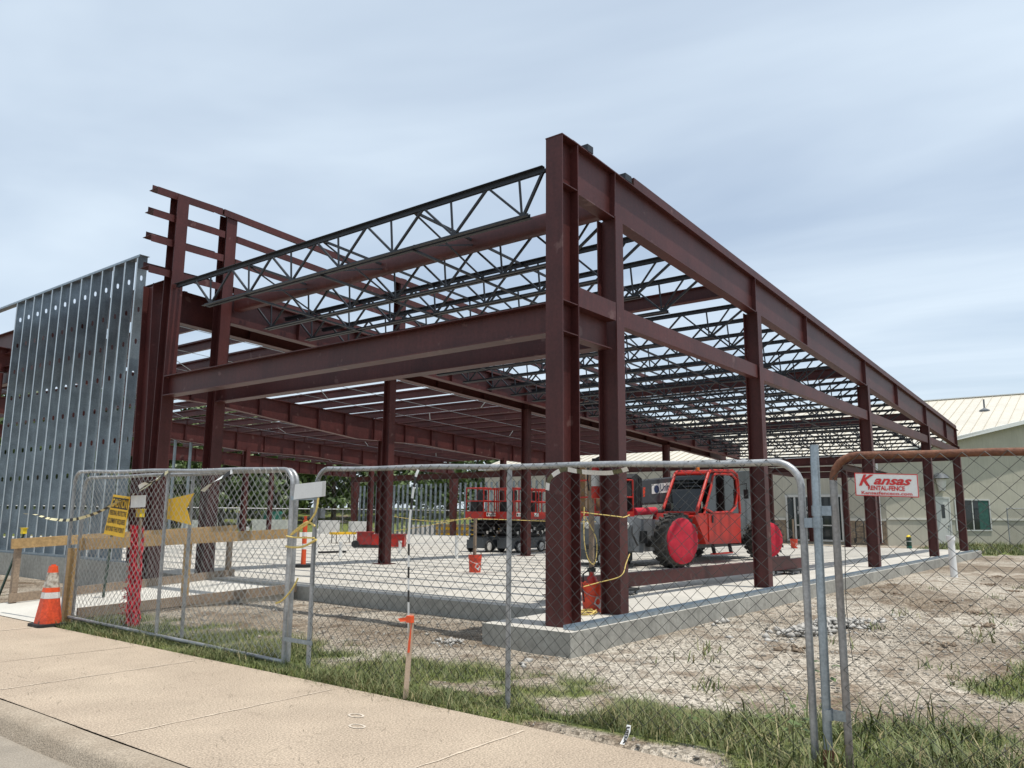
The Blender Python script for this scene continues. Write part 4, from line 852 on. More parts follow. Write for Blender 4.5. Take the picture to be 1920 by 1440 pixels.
# ------------------------------------------------------------------ telehandler
tl = thing('telehandler', 'red cab telehandler with grey boom and red wheel covers parked on the slab', 'telehandler', (13, 4.5, ZS))
def wheel(x, y, r, wdt, side, cov=True, yaw=0):
    n_ = 36; ax = V((math.sin(yaw)*-1, math.cos(yaw), 0))*side; c = V((x, y, ZS+r))
    prof = [(r*.42, -.02), (r*.62, -.03), (r*.80, -.02), (r*.93, .03), (r*.985, .09), (r, wdt*.5), (r*.985, wdt-.09), (r*.93, wdt-.03), (r*.8, wdt+.02), (r*.62, wdt+.03), (r*.42, wdt+.02)]
    mb = MB().lathe(c, -ax, [(a, b_) for a, b_ in prof], n_)
    u = ax.orthogonal().normalized(); w_ = ax.cross(u)
    for k_ in range(22):
        for hs in (0, 1):
            a0 = 2*math.pi*(k_+.5*hs)/22; d = u*math.cos(a0)+w_*math.sin(a0); tg = ax.cross(d)
            mb.obox(c-ax*(wdt*(.27 if hs else .73))+d*(r+.004), (-ax*.9+tg*(.45 if hs else -.45)).normalized(), tg, d, wdt*.23, .034, .03)
    wh = part('wheel', mb, 'tyre', tl)
    if cov:
        mb = MB(); nn = 40; rr = r*.86; vs = []
        for j, (q, h) in enumerate(((1.0, -.01), (.985, .03), (.90, .052), (.6, .068), (.3, .072))):
            for k_ in range(nn):
                a = 2*math.pi*k_/nn; wr = (.007*math.sin(k_*2.7)+.005*math.sin(k_*4.9+1)+.006*math.sin(k_*.9))*(q > .8)
                vs.append(c+ax*(.02+h+wr)+(u*math.cos(a)+w_*math.sin(a))*(rr*q*(1+.008*math.sin(k_*3.3)*(j < 2))))
        vs.append(c+ax*.092); 
        mb.add(vs, [(j*nn+k_, j*nn+(k_+1) % nn, (j+1)*nn+(k_+1) % nn, (j+1)*nn+k_) for j in range(4) for k_ in range(nn)]+[(4*nn+k_, 4*nn+(k_+1) % nn, 5*nn) for k_ in range(nn)], 0, True)
        cvr = part('wheel_cover', mb, 'pinkred', wh)
        mb = MB()
        ex = V((1, 0, 0))*(-1 if False else 1); lx = V((math.cos(yaw), math.sin(yaw), 0)); 
        lettering(mb, 'EQUIPMENT', lambda a, b_: c+ax*(.112-.02*abs(a)/.4)+(lx*math.cos(R(-38))+V((0, 0, 1))*math.sin(R(-38)))*a+(lx*math.sin(R(38))+V((0, 0, 1))*math.cos(R(38)))*b_, .06, -.05, w=.58, size=.12, bold=.01) if False else None
    else: part('rim', MB().lathe(c-ax*wdt*.5, ax, [(r*.42, wdt*.5), (r*.3, wdt*.3), (0, wdt*.3)], 16), 'gray', wh)
wheel(10.55, 3.52, .66, .42, -1, True, R(-14)); wheel(15.95, 3.30, .60, .42, -1, True, R(-28)); wheel(11.0, 6.15, .64, .42, 1, False); wheel(15.9, 5.95, .60, .42, 1, False)
mb = MB().prism([(9.55, .72), (9.75, .62), (17.4, .62), (17.6, 1.0), (17.5, 1.45), (10.1, 1.42), (9.5, 1.32)], (0, 5.55, 0), (1, 0, 0), (0, 0, 1), 1.05); part('chassis', mb, 'gray', tl)
mb = MB().prism([(9.35, .68), (9.9, .62), (9.95, 1.42), (9.5, 1.50), (9.35, 1.3)], (0, 5.75, 0), (1, 0, 0), (0, 0, 1), 1.5); mb.box((9.33, 4.32, .78), (9.345, 4.55, 1.1)); part('front_frame', mb, 'gray', tl)
for yy in (4.40, 5.5): part('headlight', MB().lathe((9.34, yy, 1.28), (-1, 0, 0), [(.09, 0), (.09, .03), (.07, .045), (0, .05)], 14), 'whited', tl)
mb = MB()
for k_ in range(5): mb.box((9.28, 4.75+.09*k_, .86), (9.31, 4.79+.09*k_, 1.2))
mb.tube([(9.45, 4.3, 1.4), (9.3, 4.22, 1.1), (9.5, 4.18, .8)], .022, 6); mb.box((9.7, 4.18, .85), (10.0, 4.22, 1.15)); part('grille_and_hoses', mb, 'black', tl)
mb = MB().cyl((9.3, 4.55, .75), (9.3, 5.5, .75), .07, 10); mb.cyl((10.6, 3.95, ZS+.62), (10.6, 5.8, ZS+.62), .14, 10); mb.cyl((15.8, 3.85, ZS+.58), (15.8, 5.7, ZS+.58), .14, 10); part('axle', mb, 'black', tl)
# boom
mb = MB().prism([(11.0, 1.86), (18.9, 2.16), (18.9, 3.10), (11.0, 2.44)], (0, 5.45, 0), (1, 0, 0), (0, 0, 1), .56)
mb.prism([(11.0, 1.80), (18.0, 2.1), (18.0, 2.155), (11.0, 1.855)], (0, 5.47, 0), (1, 0, 0), (0, 0, 1), .6, 1); part('boom', mb, ['dgray', 'black'], tl)
mb = MB().prism([(10.45, 1.72), (10.75, 1.60), (10.99, 1.75), (10.99, 2.5), (10.7, 2.62), (10.42, 2.5)], (0, 5.5, 0), (1, 0, 0), (0, 0, 1), .66); mb.tube([(10.72, 4.83, 2.45), (10.6, 4.8, 2.1), (10.62, 4.8, 1.75)], .02, 6); mb.tube([(10.8, 4.82, 2.5), (10.78, 4.78, 2.2), (10.82, 4.79, 1.8)], .02, 6); part('boom_head', mb, 'black', tl)
mb = MB().cyl((10.35, 4.75, 1.62), (11.5, 4.75, 1.66), .10, 14); part('hydraulic_cylinder', mb, 'pinkred', tl)
mb = MB().cyl((11.5, 4.75, 1.62), (14.5, 4.9, 1.75), .06, 10); part('hydraulic_cylinder', mb, 'black', tl)
fl = lambda a, b_: (a, 4.882, b_)
sl = .075
mb = MB().add([(11.62, 4.886, 2.11), (13.95, 4.886, 2.11+2.33*sl), (13.95, 4.886, 2.40+2.33*sl), (11.62, 4.886, 2.37)], [(0, 1, 2, 3)]); part('label_plate', mb, 'white', tl)
mb = MB(); lettering(mb, 'United Rentals', lambda a, b_: (a, 4.882, b_+(a-11.62)*sl*1.05), 13.0, 2.17, w=1.75, size=.27, bold=.02); part('lettering', mb, 'blue', tl)
mb = MB(); mb.add([(11.9+.15*math.cos(k_*.4), 4.882, 2.25+.11*math.sin(k_*.4)) for k_ in range(16)], [tuple(range(16))]); part('logo_disc', mb, 'blue', tl)
mb = MB().add([(11.12, 4.886, 2.02), (11.22, 4.886, 2.03), (11.26, 4.886, 2.28), (11.12, 4.886, 2.27)], [(0, 1, 2, 3)]); part('warning_sticker', mb, 'redorange', tl)
# engine hood / counterweight at the rear
mb = MB().prism([(14.9, .9), (17.3, .95), (17.4, 1.7), (16.8, 2.15), (15.6, 2.2), (15.05, 2.0)], (0, 4.6, 0), (1, 0, 0), (0, 0, 1), .55); part('rear_body', mb, 'gray', tl)
mb = MB().prism([(14.95, 2.35), (15.1, 2.9), (15.9, 2.95), (16.1, 2.3)], (0, 4.75, 0), (1, 0, 0), (0, 0, 1), .5); part('rear_tower', mb, 'dgray', tl)
# cab
y0, y1 = 3.75, 4.82
low = [(12.5, .78), (14.95, .76), (14.97, 1.62), (12.05, 1.60), (11.85, 1.52), (12.2, 1.15)]
mb = MB().prism(low, (0, y1, 0), (1, 0, 0), (0, 0, 1), y1-y0); part('cab_body', mb, 'red', tl)
mb = MB().prism([(12.02, 1.60), (11.55, 1.60), (11.42, 1.40), (12.1, 1.0), (12.42, .84)], (0, 4.80, 0), (1, 0, 0), (0, 0, 1), .86); part('fender', mb, 'dred', tl)
mb = MB().box((12.66, y0-.025, .83), (14.82, y0-.004, 1.58)); d_ = part('door', mb, 'red', tl); mb = MB().box((12.85, y0-.05, 1.35), (12.93, y0-.026, 1.55)); part('handle', mb, 'black', d_)
F0, F1, B1, B2, B3 = (12.0, 1.60), (12.86, 2.70), (14.55, 2.84), (14.93, 2.55), (15.0, 1.6)
mb = MB()
for y in (y0+.03, y1-.03):
    mb.tube([(a, y, b_) for a, b_ in (F0, F1, (13.0, 2.78), B1, (14.85, 2.76), B2, B3)], .045, 8)
for q in (F0, F1, B1, B3): mb.cyl((q[0], y0+.03, q[1]), (q[0], y1-.03, q[1]), .05, 8)
mb.tube([(12.42, y0-.0, 1.58), (12.95, y0-.0, 2.34), (13.08, y0, 2.62), (13.25, y0, 2.70), (14.4, y0, 2.74), (14.72, y0, 2.62), (14.80, y0, 2.2), (14.62, y0, 1.80), (14.3, y0, 1.66), (13.0, y0, 1.62), (12.42, y0, 1.75)], .034, 8)
part('cab_frame', mb, 'red', tl)
mb = MB().prism([(12.86, 2.72), (14.55, 2.86), (14.55, 2.90), (12.86, 2.76)], (0, y1, 0), (1, 0, 0), (0, 0, 1), y1-y0); part('cab_roof', mb, 'red', tl)
mb = MB().prism([(12.5, 1.62), (13.0, 2.4), (13.12, 2.66), (14.5, 2.74), (14.8, 2.5), (14.9, 1.62)], (0, y0+.035, 0), (1, 0, 0), (0, 0, 1), .012); part('side_window', mb, 'cabglass', tl)
mb = MB().add([(F0[0], y0+.05, F0[1]), (F0[0], y1-.05, F0[1]), (F1[0], y1-.05, F1[1]), (F1[0], y0+.05, F1[1])], [(0, 1, 2, 3)]); wn = part('windshield', mb, 'cabglass', tl)
mb = MB().cyl((12.04, 4.35, 1.66), (12.5, 3.98, 2.20), .014, 6); part('wiper', mb, 'black', wn)
mb = MB().prism([(14.97, 1.65), (14.94, 2.55), (14.6, 2.8), (14.6, 1.65)], (0, y1-.05, 0), (1, 0, 0), (0, 0, 1), .01); part('side_window', mb, 'cabglass', tl)
mb = MB().box((13.5, 4.0, 1.5), (14.1, 4.5, 1.75)); mb.prism([(14.05, 1.75), (14.25, 1.75), (14.4, 2.5), (14.2, 2.5)], (0, 4.5, 0), (1, 0, 0), (0, 0, 1), .5); part('seat', mb, 'black', tl)
mb = MB().prism([(12.15, 1.4), (12.6, 1.4), (12.6, 1.85), (12.35, 1.9)], (0, 4.6, 0), (1, 0, 0), (0, 0, 1), .7); mb.tube([(12.75, 4.25+.19*math.cos(a*.628), 1.95+.19*math.sin(a*.628)) for a in range(11)], .018, 6); part('console', mb, 'black', tl)
mb = MB().cyl((13.3, 4.3, 2.8), (13.3, 4.3, 2.98), .06, 10); part('beacon', mb, 'amber', tl)
mb = MB()
for x in (13.0, 14.15): mb.bar((x, 3.80, .80), (x, 3.74, .52), .05, .09, mi=1)
mb.box((12.95, 3.70, .49), (14.2, 3.84, .525)); part('step', mb, ['red', 'black'], tl)
mb = MB().tube([(14.98, 3.78, 2.45), (15.15, 3.6, 2.5), (15.15, 3.6, 2.3)], .015, 6); mb.box((15.1, 3.55, 2.05), (15.16, 3.68, 2.32)); part('mirror', mb, 'black', tl)

# ------------------------------------------------------------------ older building beyond
bd = thing('church_hall', 'beige stucco building with cream ribbed metal roof beyond the steel frame', 'building', (39.6, 5.2, .1))
E_ = V((math.cos(R(-40)), math.sin(R(-40)), 0)); N_ = V((E_.y, -E_.x, 0)); P0 = V((39.57, 5.26, 0)); RS = .3
roofz = lambda x: 5.1+RS*(x-39.4)
mb = MB(); LW = 21
q = P0+E_*LW
mb.add([P0+V((0, 0, -.2)), q+V((0, 0, -.2)), V((q.x, q.y, roofz(q.x)-.06)), V((P0.x, P0.y, roofz(P0.x)-.06))], [(0, 1, 2, 3)]); part('wall', mb, 'stucco', bd)
mb = MB().add([V((39.57, 5.26, -.2)), V((39.57, 34, -.2)), V((39.57, 34, 5.1)), V((39.57, 5.26, 5.1))], [(3, 2, 1, 0)]); part('wall', mb, 'stucco', bd)
part('wainscot', MB().box((39.50, 5.3, -.2), (39.565, 7.48, 1.36)), 'stone', bd); part('wainscot', MB().box((39.50, 10.8, -.2), (39.565, 33.9, 1.36)), 'stone', bd)
part('belt_trim', MB().box((39.47, 5.3, 1.365), (39.566, 7.48, 1.50)), 'belt', bd); part('belt_trim', MB().box((39.47, 10.8, 1.365), (39.566, 33.9, 1.50)), 'belt', bd)
def onw(s, z, d=0): return P0+E_*s+N_*d+V((0, 0, z))      # point on the angled wall, d metres in front
for a, b_ in ((.0, 3.0), (4.12, 4.35), (6.75, 12)):
    mb = MB(); mb.add([onw(a, 1.44, .05), onw(b_, 1.44, .05), onw(b_, 1.55, .05), onw(a, 1.55, .05), onw(a, 1.55, .002), onw(b_, 1.55, .002), onw(a, 1.44, .002), onw(b_, 1.44, .002)], [(0, 1, 2, 3), (3, 2, 5, 4), (1, 0, 6, 7)]); part('belt_trim', mb, 'belt', bd)
def wbox(mb, s0, s1, z0, z1, d0, d1, mi=0): return mb.obox(onw((s0+s1)/2, (z0+z1)/2, (d0+d1)/2), E_, N_, (0, 0, 1), (s1-s0)/2, (d1-d0)/2, (z1-z0)/2, mi)
mb = MB()
for s_ in (1.6, 5.6): wbox(mb, s_, s_+.015, 2.9, 6, -.01, .004)
wbox(mb, .1, 11, 3.62, 3.635, -.01, .004); part('control_joints', mb, 'seam', bd)
d_ = part('door', wbox(MB(), 3.12, 3.98, .14, 2.62, -.02, .03), 'frame', bd); part('door_frame', wbox(wbox(wbox(MB(), 3.02, 3.115, .12, 2.72, -.02, .06), 3.985, 4.08, .12, 2.72, -.02, .06), 3.117, 3.983, 2.625, 2.72, -.02, .06), 'frame', d_)
part('door_glass', wbox(MB(), 3.50, 3.72, 1.55, 2.30, .031, .036), 'glass', d_); part('handle', wbox(MB(), 3.86, 3.93, 1.08, 1.16, .031, .09), 'pipe', d_)
w_ = part('window', wbox(MB(), 4.46, 6.64, .92, 2.55, .004, .02), 'glass', bd); part('curtain', wbox(MB(), 5.95, 6.60, .94, 2.53, .0205, .023), 'curtain', w_)
mb = MB()
for a, b_, c, d in ((4.38, 6.72, .84, .915), (4.38, 6.72, 2.555, 2.63), (4.38, 4.455, .917, 2.553), (6.645, 6.72, .917, 2.553), (5.50, 5.56, .917, 2.553)): wbox(mb, a, b_, c, d, .0, .05)
part('window_frame', mb, 'frame', w_)
mb = MB(); q = onw(3.45, 3.75, .25); mb.lathe(q, (0, 0, 1), [(.02, .3), (.30, .22), (.42, .0), (.40, -.02), (.02, -.02)], 16); wbox(mb, 3.42, 3.48, 3.6, 4.05, .0, .22); lm = part('wall_lamp', mb, 'gray', bd)
part('lamp_shade', MB().lathe(q, (0, 0, 1), [(.28, -.03), (.16, -.72), (.05, -.76), (0, -.76)], 12), 'whited', lm)
# glazed entrance in the shaded wall
mb = MB().box((39.52, 7.62, .2), (39.566, 10.68, 2.74)); en = part('entrance', mb, 'glass', bd); mb = MB()
for y in (7.58, 8.05, 9.10, 9.22, 10.22, 10.70): mb.box((39.46, y-.05, .2), (39.55, y+.05, 2.70))
mb.box((39.455, 7.5, 2.70), (39.552, 10.78, 2.84)); mb.box((39.458, 7.6, .18), (39.551, 10.7, .28)); mb.box((39.459, 8.1, 1.05), (39.551, 9.05, 1.12)); mb.box((39.459, 9.27, 1.05), (39.551, 10.17, 1.12)); part('entrance_frame', mb, 'frame', en)
mb = MB()
for s_, z in (('LIVING', 1.98), ('FAITH', 1.72)):
    mb = MB(); lettering(mb, s_, lambda a, b_: (39.515, -a, b_), -9.74, z, w=.66, size=.26, bold=.005); part('lettering', mb, 'whited', en)
# roof: sheet cut by the angled wall, ridge along y, ribs up the slope
XR = 55.5; ov = .45
def cut_y(x): return (P0+E_*((x-P0.x)/E_.x)).y-ov*1.25
xe = 39.35; xi = 39.62
mb = MB(); top = [(xe, cut_y(xi)+.1, roofz(xe)), (XR, cut_y(XR), roofz(XR)), (XR, 34.4, roofz(XR)), (xe, 34.4, roofz(xe))]
mb.add(top, [(0, 1, 2, 3)]); mb.add([(x, y, z-.05) for x, y, z in top], [(3, 2, 1, 0)])
mb.add([(XR, cut_y(XR), roofz(XR)), (XR+14, cut_y(XR), roofz(XR)-4.2), (XR+14, 34.4, roofz(XR)-4.2), (XR, 34.4, roofz(XR))], [(0, 1, 2, 3)])
rf = part('roof', mb, 'roofm', bd)
mb = MB().add([V((39.57, 34, -.2)), V((66, 34, -.2)), V((66, 34, roofz(XR)-3.3)), V((XR, 34, roofz(XR)-.1)), V((39.57, 34, 5.1))], [(0, 1, 2, 3, 4)]); part('wall', mb, 'stucco', bd)
mb = MB(); y = -9.2
while y < 34:
    xa = xe if y > cut_y(xi)+.1 else P0.x+(y+ov*1.25-P0.y)/E_.y*E_.x
    if xa < XR-.3: mb.bar((xa, y, roofz(xa)+.022), (XR, y, roofz(XR)+.022), .022, .045)
    y += .56
part('roof_ribs', mb, 'seam', rf)
mb = MB().bar((xe-.06, cut_y(xi), roofz(xe)-.08), (xe-.06, 34.4, roofz(xe)-.08), .12, .15); a, b_ = V((xi, cut_y(xi), roofz(xi)-.09)), V((XR, cut_y(XR), roofz(XR)-.09)); mb.bar(a, b_, .13, .22); part('gutter', mb, 'white', rf)
mb = MB().bar((XR, cut_y(XR), roofz(XR)+.05), (XR, 34.4, roofz(XR)+.05), .35, .06); part('ridge_cap', mb, 'white', rf)
mb = MB().lathe((50.2, 1.4, roofz(50.2)), (0, 0, 1), [(.30, -.08), (.30, .05), (.1, .16), (.05, .2), (.05, .75), (0, .75)], 14); part('vent_pipe', mb, 'gray', rf)
mb = MB().cyl((39.40, 5.55, .2), (39.40, 5.55, 4.95), .05, 8); part('downspout', mb, 'white', bd)
# things by the older building
t = thing('bollard', 'dark green bollard with yellow top in the grass by the beige wall', 'bollard', (33.0, 2.9, .0)); part('post', MB().lathe((33, 2.9, 0), (0, 0, 1), [(.11, 0), (.11, .62), (.10, .66), (0, .66)], 14), 'tgreen', t); part('band', MB().lathe((33, 2.9, 0), (0, 0, 1), [(.113, .0), (.113, .26)], 14), 'teal', t); part('band', MB().lathe((33, 2.9, 0), (0, 0, 1), [(.113, .45), (.113, .49)], 14), 'whited', t); part('top', MB().lathe((33, 2.9, 0), (0, 0, 1), [(.11, .661), (.06, .74), (0, .76)], 14), 'capyel', t)
tag(MB().lathe((15.84, -1.6, -.05), (-.02, .01, 1), [(.085, 0), (.085, 1.0), (.105, 1.0), (.105, 1.12), (.075, 1.12), (.075, .9), (0, .9)], 16).obj('cleanout_pipe', 'whitep', None, (15.84, -1.6, 0)), 'white plastic pipe standing out of the dirt beside the slab', 'pipe')
t = thing('hand_truck', 'black hand truck leaning by the entrance wall', 'hand truck', (36.2, 5.8, .2)); mb = MB()
for y in (5.65, 6.05): mb.tube([(36.2, y, .3), (36.25, y, 1.3), (36.3, 5.85, 1.5)], .025, 6)
for z in (.5, .8, 1.1): mb.cyl((36.22, 5.65, z), (36.22, 6.05, z), .018, 6)
mb.box((35.9, 5.6, .21), (36.2, 6.1, .23)); part('frame', mb, 'black', t)
for y in (5.55, 6.1): part('wheel', MB().lathe((36.3, y, .36), (0, 1, 0), [(0, 0), (.13, 0), (.13, .05), (0, .05)], 12), 'black', t)
fa, fb_ = onw(6.7, .1, 1.2), onw(20, .1, 1.2); far_fence('short chain link fence in front of the beige wall window', fa, fb_, 2.0, 5, .12)

# ------------------------------------------------------------------ far yard
def barrier(label, x, y, l, h, rot, m='whited'):
    t = thing('white_block', label, 'barrier', (x, y, 0), 'white blocks at the edge of the lawn'); rm = Matrix.Rotation(rot, 3, 'Z'); mb = MB(); loc_box(mb, (x, y, 0), (-l/2, -.3, .1), (l/2, .3, h), rm); part('body', mb, m, t)
    mb = MB(); loc_box(mb, (x, y, 0), (-l/2-.04, -.36, 0), (l/2+.04, .36, .099), rm); part('skid', mb, 'woodgrey', t)
a_ = R(-50)
barrier('wide white block behind the walking person', 24.5, 48.5, 2.4, 1.0, a_); barrier('white block beside the teal bin', 29.5, 47.0, 2.6, 1.05, a_); barrier('white block seen in the gap between fence panels', 26.0, 35.8, 1.3, 1.1, a_); barrier('white block beside an interior column base', 27.2, 34.4, 1.1, 1.05, a_); barrier('low white block near the far studs', 33.5, 34.0, 2.6, .8, a_); barrier('white block partly behind the yellow swallowtail sign', 19.5, 47.5, 1.6, 1.1, a_)
t = thing('compactor', 'small yellow machine on the lawn behind the walking person', 'machine', (29, 60, 0)); part('body', MB().box((28.2, 59.5, .5), (30.2, 60.6, 1.4)), 'yellow', t)
part('engine_cover', MB().box((29.0, 59.6, 1.41), (30.0, 60.5, 1.8)), 'yellow', t)
for x in (28.5, 29.9): part('drum', MB().lathe((x, 59.45, .45), (0, 1, 0), [(0, 0), (.45, 0), (.45, 1.2), (0, 1.2)], 14), 'black', t)
t = thing('storage_bin', 'teal bin standing among the white blocks', 'bin', (33.4, 52, 0)); part('body', MB().prism([(-.6, 0), (.6, 0), (.7, 1.5), (-.7, 1.5)], (33.4, 52, 0), (.7, -.7, 0), (0, 0, 1), 1.0), 'teal', t); part('lid', MB().prism([(-.75, 1.5), (.75, 1.5), (.6, 1.7), (-.6, 1.7)], (33.4, 52, 0), (.7, -.7, 0), (0, 0, 1), 1.0), 'teal', t)
t = thing('lumber_stack', 'stack of yellow lumber on the ground behind the far studs', 'lumber stack', (33, 27, 0))
for z in range(4): part('board_layer', MB().box((32, 24.0, .12+.2*z), (33.2, 32.0, .30+.2*z)), 'wood' if z % 2 else 'yellow', t)
# person with a hard hat walking
def person(x, y, rot):
    t = thing('person', 'person in dark clothes and a white hard hat walking beyond the slab', 'person', (x, y, 0))
    J = [(0, 0, .95), (0, 0, 1.15), (0, .01, 1.38), (0, .02, 1.50), (0, .04, 1.58), (0, .05, 1.70), (.19, 0, 1.42), (.24, .05, 1.14), (.22, .22, .96), (-.19, 0, 1.42), (-.25, -.06, 1.14), (-.24, .03, .92),
         (.10, .0, .90), (.12, .14, .50), (.12, .05, .08), (.12, .20, .04), (-.10, 0, .90), (-.11, -.06, .50), (-.11, -.32, .12), (-.11, -.20, .04)]
    Ed = [(0, 1), (1, 2), (2, 3), (3, 4), (4, 5), (2, 6), (6, 7), (7, 8), (2, 9), (9, 10), (10, 11), (0, 12), (12, 13), (13, 14), (14, 15), (0, 16), (16, 17), (17, 18), (18, 19)]
    Rr = [.15, .14, .16, .065, .10, .095, .075, .05, .035, .075, .05, .035, .10, .07, .05, .035, .10, .07, .05, .035]
    for hnd, w_ in ((8, V((.22, .22, .96))), (11, V((-.24, .03, .92)))):
        pb_ = len(J); J.append(tuple(w_+V((0, .04, -.07)))); Rr.append(.032); Ed.append((hnd, pb_))
        for k_ in range(5):
            dx = (k_-2)*.016; ln = (.055, .075, .08, .075, .05)[k_]; J.append(tuple(w_+V((dx, .06, -.07-ln)))); Rr.append(.009); J.append(tuple(w_+V((dx*.9, .085, -.09-ln)))); Rr.append(.008); Ed += [(pb_, len(J)-2), (len(J)-2, len(J)-1)]
    me = bpy.data.meshes.new('body'); me.from_pydata(J, Ed, []); o = bpy.data.objects.new('body', me); COL.objects.link(o)
    md = o.modifiers.new('s', 'SKIN'); sv = me.skin_vertices[0].data
    for v_, r_ in zip(sv, Rr): v_.radius = (r_, r_)
    sv[0].use_root = True; o.modifiers.new('u', 'SUBSURF').levels = 1
    bpy.context.view_layer.update(); m2 = bpy.data.meshes.new_from_object(o.evaluated_get(bpy.context.evaluated_depsgraph_get())); bpy.data.objects.remove(o)
    import bmesh
    bm = bmesh.new(); bm.from_mesh(m2); bmesh.ops.delete(bm, geom=[v for v in bm.verts if not v.link_faces], context='VERTS'); bm.to_mesh(m2); bm.free()
    m2.materials.clear(); m2.materials.append(M['cloth']); m2.materials.append(M['skin'])
    for p in m2.polygons:
        c = p.center; p.material_index = 1 if (c.z > 1.50 or (c.z < .97 and abs(c.x) > .19)) else 0; p.use_smooth = True
    m2.name = 'body'; o = bpy.data.objects.new('body', m2); COL.objects.link(o); o.parent = t; ORG['body'] = V((0, 0, 0))
    ORG[t.name] = V((0, 0, 0))
    mb = MB().lathe((0, .05, 1.66), (0, 0, 1), [(.155, .045), (.155, .055), (.125, .06), (.12, .11), (.09, .17), (.04, .20), (0, .205)], 16); mb.add([(-.09, .16, 1.71), (.09, .16, 1.71), (.06, .27, 1.70), (-.06, .27, 1.70)], [(0, 1, 2, 3)]); part('hard_hat', mb, 'white', t)
    mb = MB()
    for s_ in (-1, 1): mb.lathe((s_*.035, .143, 1.655), (0, 1, 0), [(.014, 0), (.010, .006), (0, .007)], 8)
    mb.box((-.02, .14, 1.585), (.02, .147, 1.592)); part('eyes_and_mouth', mb, 'ink', t)
    mb = MB().prism([(-.012, -.03), (.012, -.03), (0, .03)], (0, .138, 1.63), (1, 0, 0), (0, 0, 1), -.03); part('nose', mb, 'skin', t)
    t.rotation_euler[2] = rot; return t
person(25.1, 44.5, R(-120))

# ------------------------------------------------------------------ trees
def crown_mesh(seed, H, Rw, nclump=70, per=60, leaf=.27):
    rng = np.random.default_rng(seed); V_, cs = [], []
    for i in range(nclump):
        h = rng.uniform(.14, 1); rad = Rw*math.sin(math.pi*min(1, .16+h*.86))**.65*rng.uniform(.35, 1.05); a = rng.uniform(0, 6.283)
        c = np.array([rad*math.cos(a), rad*math.sin(a), H*h]); s = rng.uniform(.5, 1.25)*Rw*.27
        d = rng.normal(size=(per, 3)); d /= np.linalg.norm(d, axis=1)[:, None]; p = c+d*s*rng.uniform(.45, 1.05, (per, 1))*np.array([1, 1, .75])
        u = rng.normal(size=(per, 3)); u /= np.linalg.norm(u, axis=1)[:, None]; w = np.cross(u, d+.01); w /= np.linalg.norm(w, axis=1)[:, None]
        l = leaf*rng.uniform(.6, 1.4, (per, 1)); V_.append(np.stack([p-u*l, p-w*l*.55, p+u*l, p+w*l*.55], 1).reshape(-1, 3))
    v = np.concatenate(V_); return v, np.arange(len(v)).reshape(-1, 4)
def make_tree(seed, H, Rw):
    t = thing('tree', '', 'tree', (0, 0, 0), 'trees along the far side of the lawn'); rng = random.Random(seed); mb = MB()
    pts = [(0, 0, -.3)]; x = y = 0
    for i in range(1, 7): x += rng.uniform(-.15, .15); y += rng.uniform(-.15, .15); pts.append((x, y, H*.14*i))
    mb.tube(pts, [.26-.034*i for i in range(7)], 8)
    for i in range(9):
        a = rng.uniform(0, 6.28); z = H*rng.uniform(.2, .65); L_ = Rw*rng.uniform(.5, .85); mb.tube([(0, 0, z), (L_*.5*math.cos(a), L_*.5*math.sin(a), z+L_*.3), (L_*math.cos(a), L_*math.sin(a), z+L_*.7)], [.09, .06, .02], 5)
    part('trunk', mb, 'bark', t); v, f_ = crown_mesh(seed, H, Rw); npobj('crown', v, f_, 'leaf', t); return t
protos = [make_tree(11, 9.5, 4.3), make_tree(12, 8.5, 3.7), make_tree(13, 10.5, 4.6)]
used = [False]*3
spots = [(-60, 70), (20, 74), (75, 66), (140, 78), (205, 68), (262, 76), (318, 66), (372, 80), (425, 72), (478, 82), (528, 74), (580, 86), (632, 78), (684, 88), (735, 80), (790, 90), (842, 84), (896, 94), (950, 100), (-140, 80), (350, 98), (560, 104), (450, 108), (660, 106), (250, 100)]
desc = ['broad rounded tree', 'shorter full tree', 'tall wide tree']; place = ['beyond the stud wall edge', 'behind the tall stud wall', 'behind the stud wall and caution tape', 'behind the stud wall above the wooden rail', 'behind the caution sign', 'behind the front column pair', 'right behind the swallowtail sign', 'between the two front columns', 'above the walking person', 'above the teal bin', 'behind the paired fence posts', 'behind the blank white plate', 'behind the first interior column', 'at the start of the far studs', 'behind the far studs near the tape strip', 'behind the middle of the far studs', 'at the end of the far studs by the lifts', 'behind the scissor lift rails', 'hidden deep behind the scissor lifts', 'outside the stud wall at the frame edge', 'in the second row behind the front columns', 'in the second row behind the white plate', 'in the second row above the person', 'in the second row behind the far studs', 'in the second row behind the caution sign']
def bearing(px, dist): a = YAW+math.atan((960-px)/F); return CAM.x+dist*math.cos(a), CAM.y+dist*math.sin(a)
for i, (px, dist) in enumerate(spots):
    k_ = (i*2+i//4) % 3; x, y = bearing(px, dist); pl_ = place[i].replace('right behind', 'straight behind'); lab = desc[k_]+' '+pl_
    if not used[k_]: o = protos[k_]; used[k_] = True; o['label'] = lab
    else: o = dup(protos[k_], (0, 0, 0), lab)
    o.location = (x, y, float(ground_h(np.array([x]), np.array([y]))[0])); o.rotation_euler[2] = i*1.7; s_ = .92+.22*((i*37) % 10)/10; o.scale = (s_, s_, s_)

